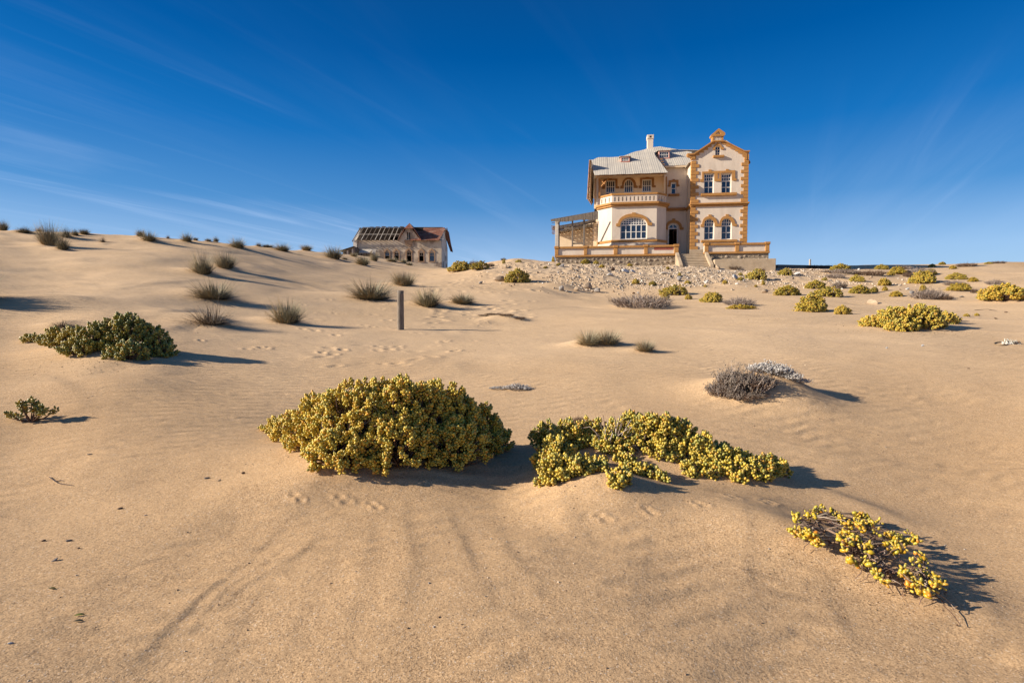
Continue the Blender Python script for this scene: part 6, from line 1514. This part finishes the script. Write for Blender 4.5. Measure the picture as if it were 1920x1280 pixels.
SHRUB = [
 (1204, 575, 100, 27, 0, 0.75, 'wide dense grey leafless shrub on the sand below the mansion'),
 (1386, 572, 50, 16, 0, 0.8, 'small half dead grey shrub with a yellow skirt'),
 (1742, 560, 58, 22, 0, 0.8, 'grey leafless shrub behind the wide golden mound at right'),
 (1771, 562, 24, 11, 1, 0.8, 'dark low end of the grey leafless shrub at right'),
 (1722, 514, 40, 14, 0, 0.8, 'grey dead shrub on the skyline behind the bright yellow green bush'),
 (1702, 519, 16, 10, 1, 0.8, 'small dark shrub left of the grey dead one near the skyline'),
 (1790, 534, 34, 9, 0, 0.8, 'grey dead top of the spreading yellow green bush'),
 (1826, 549, 14, 9, 1, 0.8, 'little dark dry shrub left of the long golden bush'),
 (1866, 533, 26, 10, 0, 0.8, 'little grey shrub alone on the upper right sand'),
 (1630, 516, 54, 10, 1, 0.8, 'low reddish brown shrub strip below the skyline'),
 (1568, 521, 30, 10, 0, 0.8, 'grey shrub among stones right of the dark wall'),
 (1574, 512, 54, 9, 0, 0.8, 'wide dull shrub under the green skyline mound'),
 (1696, 504, 26, 7, 0, 0.8, 'grey dome of dry twigs on the skyline'),
 (1812, 500, 32, 8, 1, 0.8, 'dark twiggy shrub lying on the right dune crest'),
 (1870, 494, 26, 5, 1, 0.8, 'dark flat twigs on the far right skyline'),
 (1574, 540, 24, 12, 3, 0.8, 'dull dry shrub at the left end of the stony patch bushes'),
 (1893, 548, 40, 10, 0, 0.8, 'grey dead twigs on top of the long golden bush at the right edge'),
 (1378, 506, 30, 10, 1, 0.8, 'brown dry shrub at the foot of the retaining wall, right one'),
 (1366, 504, 26, 12, 3, 0.8, 'grey green dry shrub at the left foot of the retaining wall'),
 (888, 499, 16, 12, 1, 0.8, 'dark upright dead twigs behind the bright green bush by the ruin'),
 (920, 500, 14, 8, 1, 0.8, 'small grey dead twigs right of the dull green bush'),
 (944, 488, 10, 5, 1, 0.8, 'dark dead twigs standing on the skyline between the two houses'),
 (1530, 503, 70, 6, 1, 0.6, 'long dark strip of dead scrub under the marker post'),
 (1426, 510, 18, 8, 1, 0.8, 'reddish dry top of the brownish bush at the retaining wall'),
]
for (px, py, w, hh, v, dp, lb) in SHRUB:
    grow('dry_shrub', 'dry shrub', PS[v], ('twigs', 'foliage'), px, py, w, hh * 1.08, lb, depth=dp)
# the twin shrub on the hump at centre right: brown left part and pale arching part
def hump_shrub(name, label, specs, proto):
    p0 = hit(specs[0][0], specs[0][1]); root = empty(name, p0); tag(root, label, 'dry shrub')
    for (px, py, w, hh) in specs:
        p = hit(px, py); s = w / F * p.y / 2; z = hh / F * p.y
        for me, pn in zip(proto, ('twigs', 'foliage')):
            if me is None: continue
            o = bpy.data.objects.new(pn, me); COL.objects.link(o); o.parent = root; o.location = p - p0; o.scale = (s, s * 0.8, z); o.rotation_euler = (0, 0, rr.uniform(0, 6.28)); tag(o, kind='stuff')
hump_shrub('dry_shrub', 'dark brown leafless shrub at the left end of the sand hump at centre right', [(1372, 727, 64, 42), (1355, 740, 52, 32), (1402, 730, 74, 40), (1430, 724, 50, 24), (1385, 748, 46, 20), (1418, 744, 44, 14)], PS[3])
hump_shrub('pale_shrub', 'whitish dry shrub arching along the top of the sand hump at centre right', [(1440, 697, 50, 20), (1418, 695, 36, 12), (1462, 702, 44, 18), (1482, 710, 40, 15), (1500, 717, 28, 10)], PS[2])
hump_shrub('dry_twigs', 'flat pale dry twigs lying on bare sand above the two large bushes', [(968, 729, 36, 10), (985, 729, 24, 5), (935, 728, 30, 4)], PS[2])
hump_shrub('dry_twigs', 'dark dead twigs on the crest of the small sand hump right of the post', [(925, 590, 34, 4), (950, 592, 30, 5), (975, 598, 24, 5), (905, 592, 24, 3)], PS[1])
T_ = Tubes(4); q0 = hit(1148, 838)
for k in range(34):
    s_ = hit(1148 + rr.uniform(-14, 14), 838); e = np.array(s_ - q0) + np.array([rr.uniform(-0.16, 0.2), rr.uniform(-0.12, 0.12), rr.uniform(0.10, 0.34)]); st_ = np.array(s_ - q0) + [0, 0, -0.02]
    T_.add([st_, (st_ + e) / 2 + rng.normal(size=3) * 0.03, e], 0.0065, 0.003, rr.choice([(0.52, 0.44, 0.38), (0.36, 0.28, 0.23), (0.22, 0.15, 0.12)]))
o = link('dead_branches', T_.mesh('dead_branches'), MAT['twig']); o.location = q0; tag(o, 'tangle of pale dead branches in the gap of the arching succulent bush', 'dead branches', kind=None)
hump_shrub('dry_twigs', 'dark twig scrap sticking out of the arched bush on its left top', [(1085, 792, 20, 14)], PS[1])

# ------------------------------------------------------------------ rocks
RK = {}
for k in ('rock', 'rock_white', 'rock_grey', 'rock_brown'):
    RK[k] = []
    for i in range(5):
        me = rock_mesh('rock', 200 + i + 10 * len(RK), 1, 0.25, 1.0, 0.25, 0.7); me.materials.append(MAT[k]); RK[k].append(me)
def rock(px, py, w, hh, kind, label, group=None, depth=0.8, rz=None, tilt=0.0, name='rock', cat='rock'):
    p = hit(px, py); s = w / F * p.y / 2; z = hh / F * p.y
    o = bpy.data.objects.new(name, rr.choice(RK[kind])); COL.objects.link(o); o.location = (p.x, p.y, p.z + z * 0.32); o.scale = (s, s * depth, z * 0.62)
    o.rotation_euler = (0, tilt, 0) if rz is None else (0, tilt, rz); tag(o, label, cat, group); return o
BOUL = [
 (1144, 517, 17, 9, 'rock_white', 'flat whitish boulder, left one of two on the rubble slope'),
 (1172, 512, 22, 11, 'rock_white', 'largest whitish boulder on the rubble slope, right one of two'),
 (1186, 511, 12, 8, 'rock_white', 'pale lump against the right end of the largest whitish boulder'),
 (1149, 508, 11, 9, 'rock_brown', 'pointed brown stone just above the two whitish boulders'),
 (1274, 527, 17, 12, 'rock_grey', 'round grey boulder below the stairs'),
 (1292, 513, 9, 6, 'rock_grey', 'small dark grey stone above the round grey boulder'),
 (1378, 524, 16, 13, 'rock_white', 'upright whitish block on the rubble right of the stairs'),
 (1352, 528, 12, 9, 'rock', 'tan slab leaning among stones left of the whitish block'),
 (1323, 531, 11, 8, 'rock_white', 'small pale stone on the rubble straight below the stairs'),
 (1496, 515, 16, 6, 'rock_white', 'flat whitish stone right of the olive bush by the wall'),
 (1434, 549, 14, 8, 'rock', 'tan stone at the lower edge of the rubble left of the smooth mound'),
 (1639, 569, 26, 11, 'rock', 'cream rectangular stone block on bare sand at right'),
 (1719, 559, 15, 16, 'rock', 'cream upright stone in front of the grey shrub at right'),
 (1709, 552, 14, 9, 'rock_grey', 'grey stone leaning left of the cream upright stone'),
 (1700, 543, 10, 5, 'rock_white', 'small pale stone above the cream upright stone'),
 (937, 527, 26, 11, 'rock', 'elongated cream rock left of the rounded olive bush'),
 (1072, 505, 9, 7, 'rock', 'tan stone near the left end of the stone plinth'),
 (1054, 500, 18, 8, 'rock_grey', 'grey boulder with a dark right side below the terrace corner'),
 (1112, 512, 12, 7, 'rock', 'pale rounded stone in the middle of the upper rubble'),
 (1080, 513, 10, 5, 'rock_grey', 'flat dark stone left of the pale rounded one'),
 (948, 502, 14, 7, 'rock', 'cream broken stone on the rise left of the terrace'),
 (1246, 513, 20, 6, 'rock_white', 'long pale flat stone below the left cheek of the stairs'),
 (1258, 520, 8, 6, 'rock', 'stone between the long pale stone and the round grey boulder'),
 (1345, 504, 12, 10, 'concrete_', 'rounded end stone of the right stair cheek'),
 (1224, 491, 8, 7, 'rock', 'round stone at the foot of the left stone plinth near the stairs'),
 (1261, 490, 7, 6, 'rock', 'reddish stone at the corner of the plinth and stairs'),
 (1803, 557, 16, 4, 'rock_grey', 'flat grey stone lying left of the dark dry shrub at right'),
 (1885, 586, 7, 4, 'rock_brown', 'brown lump on bare sand under the long golden bush'),
 (900, 532, 14, 6, 'rock_grey', 'dark stone at the left end of the rubble slope'),
 (1120, 548, 18, 14, 'rock_grey', 'grey craggy stone in the shaded rubble bank'),
 (1102, 541, 20, 13, 'rock', 'tan craggy stone in the shaded rubble bank'),
 (1052, 545, 18, 12, 'rock_grey', 'pointed grey stone at the shaded foot of the rubble slope'),
 (1081, 545, 16, 10, 'rock', 'tan stone left of the craggy ones in the rubble bank'),
]
for (px, py, w, hh, k, lb) in BOUL:
    rock(px, py, w, hh, 'rock' if k == 'concrete_' else k, lb, rz=rr.uniform(0, 6) if k != 'rock_white' else rr.uniform(-0.3, 0.3))
# loose stones: the larger ones singly, gravel as one mass
cnt = 0; tries = 0
while cnt < 170 and tries < 4000:
    tries += 1; px = rr.uniform(930, 1700); top = 494 + max(0, (px - 1250) * 0.012); py = top + (555 - top) * rr.random() ** 1.2
    dens_ = math.exp(-((px - 1150) / 230) ** 2) * (1.0 if py < 552 else 0.3) + 0.35 * (py < 545) * math.exp(-((px - 1480) / 160) ** 2)
    if 1035 < px < 1460 and py < 499: continue
    if rr.random() > dens_: continue
    w = 3.2 + 5.5 * rr.random() ** 2.5
    kd = rr.choices(['rock', 'rock_white', 'rock_grey', 'rock_brown'], (7, 2, 1.6, 0.6))[0]
    lb = ('larger ' if w > 6 else 'small ') + {'rock': 'tan', 'rock_white': 'whitish', 'rock_grey': 'grey', 'rock_brown': 'brown'}[kd] + ' loose stone on the ' + ('upper' if py < 515 else 'middle' if py < 535 else 'lower') + ' rubble slope ' + \
         ('left of the terrace' if px < 1040 else 'under the left end of the terrace' if px < 1120 else 'under the arched bay window' if px < 1220 else 'below the stairs' if px < 1340 else 'below the retaining wall' if px < 1460 else 'right of the mansion')
    rock(px, py, w, w * rr.uniform(0.5, 0.85), kd, lb, 'loose stones on the rubble slope', rz=rr.uniform(0, 6)); cnt += 1
n = 7000; u = rng.random((n * 6, 2)); gx_ = -3 + 34 * u[:, 0]; gy_ = 33.5 + 13.5 * u[:, 1]
dn = vnoise(gx_ * 0.5, gy_ * 0.6, 31) * 0.5 + vnoise(gx_ * 1.4, gy_ * 1.5, 32) * 0.3 + np.exp(-((gx_ - 8.5) / 7.5) ** 2) * 0.9 + np.exp(-((gx_ - 20) / 8) ** 2) * 0.42 - np.clip((37 - gy_) / 4, 0, 1) * 0.9 - 0.3
kx = np.where(rng.random(len(gx_)) < np.clip(dn, 0.015, 1))[0][:n]; gx_ = gx_[kx]; gy_ = gy_[kx]; n = len(kx)
sz = 0.022 + 0.085 * rng.random(n) ** 3; S = np.stack([sz, sz * rng.uniform(0.6, 1, n), sz * rng.uniform(0.4, 0.8, n)], 1)
cc = np.array([[0.54, 0.42, 0.30], [0.66, 0.55, 0.43], [0.32, 0.24, 0.18], [0.66, 0.60, 0.52]])[rng.choice(4, n, p=[.5, .27, .15, .08])] * rng.uniform(0.8, 1.1, (n, 1))
V, Fq, C = scatter(ICO_V * (1 + 0.12 * rng.normal(size=(len(ICO_V), 1))), ICO_F, basis(rng.normal(size=(n, 3)) * [0.4, 0.4, 1] + [0, 0, .1]), S, np.stack([gx_, gy_, H(gx_, gy_) + sz * 0.2], 1), cc)
me = mesh_np('gravel', V, Fq, C, smooth=False); o = link('gravel', me, MAT['dry_leaf']); tag(o, 'pale gravel and stone chips on the slope before the mansion', 'gravel', kind='stuff')

# ------------------------------------------------------------------ small things lying on the sand
def chip(px, py, w, hh, kind, label, name='pebble', cat='pebble', rz=0.3, depth=0.6): rock(px, py, w, hh, kind, label, None, depth, rz, 0.0, name, cat)
for a in [(168, 852, 9, 3, 'rock_grey', 'flat grey chip on the sand below the small plant at left'), (388, 897, 10, 5, 'rock_grey', 'grey pebble, left one of a short row left of the largest bush'),
          (412, 901, 9, 4, 'rock', 'tan pebble in the middle of a short row left of the largest bush'), (456, 888, 9, 5, 'rock_brown', 'orange brown pebble at the right of a short row left of the largest bush'),
          (81, 1014, 10, 4, 'rock_brown', 'dark pebble, left one of a pair at lower left'), (129, 1014, 11, 5, 'rock_grey', 'dark pebble, right one of a pair at lower left'),
          (147, 1028, 7, 4, 'rock', 'small tan pebble below the dark pair at lower left'), (103, 1051, 17, 6, 'rock_grey', 'elongated dark stone at lower left'),
          (20, 1206, 12, 4, 'rock_white', 'pale chip near the bottom left corner'), (225, 954, 13, 4, 'rock_brown', 'brown sliver on open sand at left'),
          (272, 966, 7, 3, 'rock_white', 'tiny white chip on open sand at left'), (352, 998, 8, 3, 'rock', 'tan crumb left of the long sand crease'),
          (1663, 653, 8, 3, 'rock_white', 'white chip on the sand, left one under the wide golden mound'), (1730, 649, 9, 4, 'rock_white', 'white chip on the sand, right one under the wide golden mound'),
          (1868, 598, 9, 4, 'rock_brown', 'dark crumb on the sand above the white scrap at right'), (1817, 691, 7, 2, 'rock_brown', 'dark sliver on smooth sand at right')]:
    chip(*a)
def fallen_leaf(px, py, w, col, label, rz):
    p = hit(px, py); s = w / F * p.y; v = []; f = []
    for i in range(7):
        t = i / 6; ww = math.sin(math.pi * (0.06 + 0.88 * t)) * 0.2; zz_ = 0.10 * math.sin(math.pi * t); v += [((t - .5), -ww, zz_ + 0.06), ((t - .5), 0, zz_ - 0.0), ((t - .5), ww, zz_ + 0.06)]
    for i in range(6): f += [(3 * i, 3 * i + 1, 3 * i + 4, 3 * i + 3), (3 * i + 1, 3 * i + 2, 3 * i + 5, 3 * i + 4)]
    me = mesh_py('fallen_leaf', v, f, True); m, nt, b = mat_new('fallen_leaf'); c = ramp(nt, noise(nt, objco(nt), 3, 3), [(0.3, tuple(x * 0.6 for x in col)), (0.7, col)]); nt.links.new(c, b.inputs['Base Color'])
    o = link('fallen_leaf', me, m); o.location = (p.x, p.y, p.z + 0.003); o.scale = (s, s, s); o.rotation_euler = (0.2, 0.1, rz); tag(o, label, 'leaf')
fallen_leaf(98, 1104, 14, (0.16, 0.12, 0.02), 'single dark olive leaf lying on sand at lower left', 0.1)
fallen_leaf(149, 1154, 17, (0.30, 0.30, 0.05), 'green curled leaf, upper one of two at lower left', 0.5)
fallen_leaf(147, 1165, 16, (0.10, 0.08, 0.04), 'dark withered leaf, lower one of two at lower left', 0.3)
def stick(px, py, pts, label, r=0.004):
    p = hit(px, py); T_ = Tubes(5); s = p.y / F
    for seg_ in pts:
        q3 = []
        for a, b in seg_:
            q = hit(px + a, py + b); q3.append(np.array(q - p) + np.array([0, 0, r * 1.5]))
        T_.add(q3, r, r * 0.5, (0.13, 0.10, 0.09))
    o = link('stick', T_.mesh('stick'), MAT['twig']); o.location = p; tag(o, label, 'stick')
stick(110, 905, [[(-17, -10), (-8, -3), (0, 2), (28, 6)], [(-6, -1), (4, -4), (9, -3)]], 'small forked stick lying on open sand at left')
stick(1850, 581, [[(-22, 1), (-8, 0), (4, -1)], [(4, 0), (18, 2)]], 'thin dark stick on the sand under the long golden bush', 0.012)
# white frayed scrap and thin oval loop, far right
p = hit(1896, 645); T_ = Tubes(4); s = p.y / F
scrap = empty('frayed_scrap', p); tag(scrap, 'bleached white frayed scrap standing in the sand near the right edge', 'scrap')
for k in range(46):
    a = rr.uniform(-13, 12) * s; e = np.array([a + rr.gauss(0, 2) * s, rr.uniform(-0.1, 0.1), rr.uniform(3, 11) * s * (1 - 0.3 * (a > 0))]); b0 = np.array([a, rr.uniform(-0.08, 0.08), -0.02])
    T_.add([b0, (b0 + e) / 2 + rng.normal(size=3) * 0.015, e], 0.016, 0.008, np.array((0.70, 0.66, 0.58)) * rr.uniform(0.7, 1.1))
link('fibres', T_.mesh('fibres'), MAT['twig'], scrap)
o = bpy.data.objects.new('core', RK['rock_white'][1]); COL.objects.link(o); o.parent = scrap; o.scale = (11 * s, 0.09, 4.5 * s); o.location = (0, 0, 0.02)
o = bpy.data.objects.new('dark_hole_lump', RK['rock_brown'][2]); COL.objects.link(o); o.parent = scrap; o.scale = (2.4 * s, 0.03, 2.0 * s); o.location = (7 * s, -0.10, 4.5 * s)  # dark lump standing in for the shade of a hole
p = hit(1876, 645); T_ = Tubes(4); q3 = []
for i in range(25):
    a = 2 * math.pi * i / 24; q = hit(1877 + 13 * math.cos(a), 645 + 3.0 * math.sin(a)); q3.append(np.array(q - p) + np.array([0, 0, 0.012]))
T_.add(q3, 0.012, 0.012, (0.30, 0.22, 0.14)); o = link('wire_loop', T_.mesh('wire_loop'), MAT['twig']); o.location = p; tag(o, 'thin oval wire loop lying flat left of the white frayed scrap', 'wire')

# dead leaves and grit blown against the feet of the large bushes
n = 900; ctr = [(bhit(720, 885), 1.5, 0.5), (bhit(1180, 905), 1.3, 0.5), (bhit(1640, 1085), 0.8, 0.4), (bhit(200, 685), 1.7, 0.8), (bhit(1700, 625), 1.8, 0.7)]
ii = rng.integers(0, len(ctr), n); lx = np.array([ctr[i][0].x for i in ii]) + rng.normal(size=n) * np.array([ctr[i][1] for i in ii]) * 0.5; ly = np.array([ctr[i][0].y for i in ii]) + rng.normal(size=n) * np.array([ctr[i][2] for i in ii]) * 0.55
sz = rng.uniform(0.003, 0.009, n) * (0.6 + ly / 9); S = np.stack([sz, sz * 0.6, sz * 0.35], 1)
cc = np.array([[0.20, 0.12, 0.07], [0.34, 0.24, 0.12], [0.10, 0.07, 0.05], [0.42, 0.34, 0.24]])[rng.integers(0, 4, n)] * rng.uniform(0.7, 1.2, (n, 1))
V, Fq, C = scatter(OCT_V, OCT_F, basis(rng.normal(size=(n, 3)) * [0.3, 0.3, 1]), S, np.stack([lx, ly, H(lx, ly) + sz * 0.2], 1), cc)
o = link('leaf_litter', mesh_np('leaf_litter', V, Fq, C, smooth=False), MAT['dry_leaf']); tag(o, 'brown dead leaves and grit scattered on sand round the large bushes', 'litter', kind='stuff')
n = 1500; r_l = np.exp(rng.uniform(math.log(2.2), math.log(26), n)); t_l = rng.uniform(R(-44), R(44), n); lx = np.sin(t_l) * r_l; ly = np.cos(t_l) * r_l
kp = vnoise(lx * 0.45, ly * 0.45, 77) > -0.1; lx = lx[kp]; ly = ly[kp]; n = len(lx)
sz = 0.0022 + 0.007 * rng.random(n) ** 4 * (0.5 + ly / 8); S = np.stack([sz, sz * rng.uniform(0.5, 1, n), sz * 0.5], 1)
cc = np.array([[0.16, 0.11, 0.08], [0.60, 0.50, 0.38], [0.30, 0.20, 0.13], [0.40, 0.36, 0.32]])[rng.integers(0, 4, n)]
V, Fq, C = scatter(ICO_V, ICO_F, basis(rng.normal(size=(n, 3))), S, np.stack([lx, ly, H(lx, ly) + sz * 0.25], 1), cc)
o = link('sand_grit', mesh_np('sand_grit', V, Fq, C, smooth=False), MAT['dry_leaf']); tag(o, 'coarse dark and pale grit strewn over the open sand', 'grit', kind='stuff')
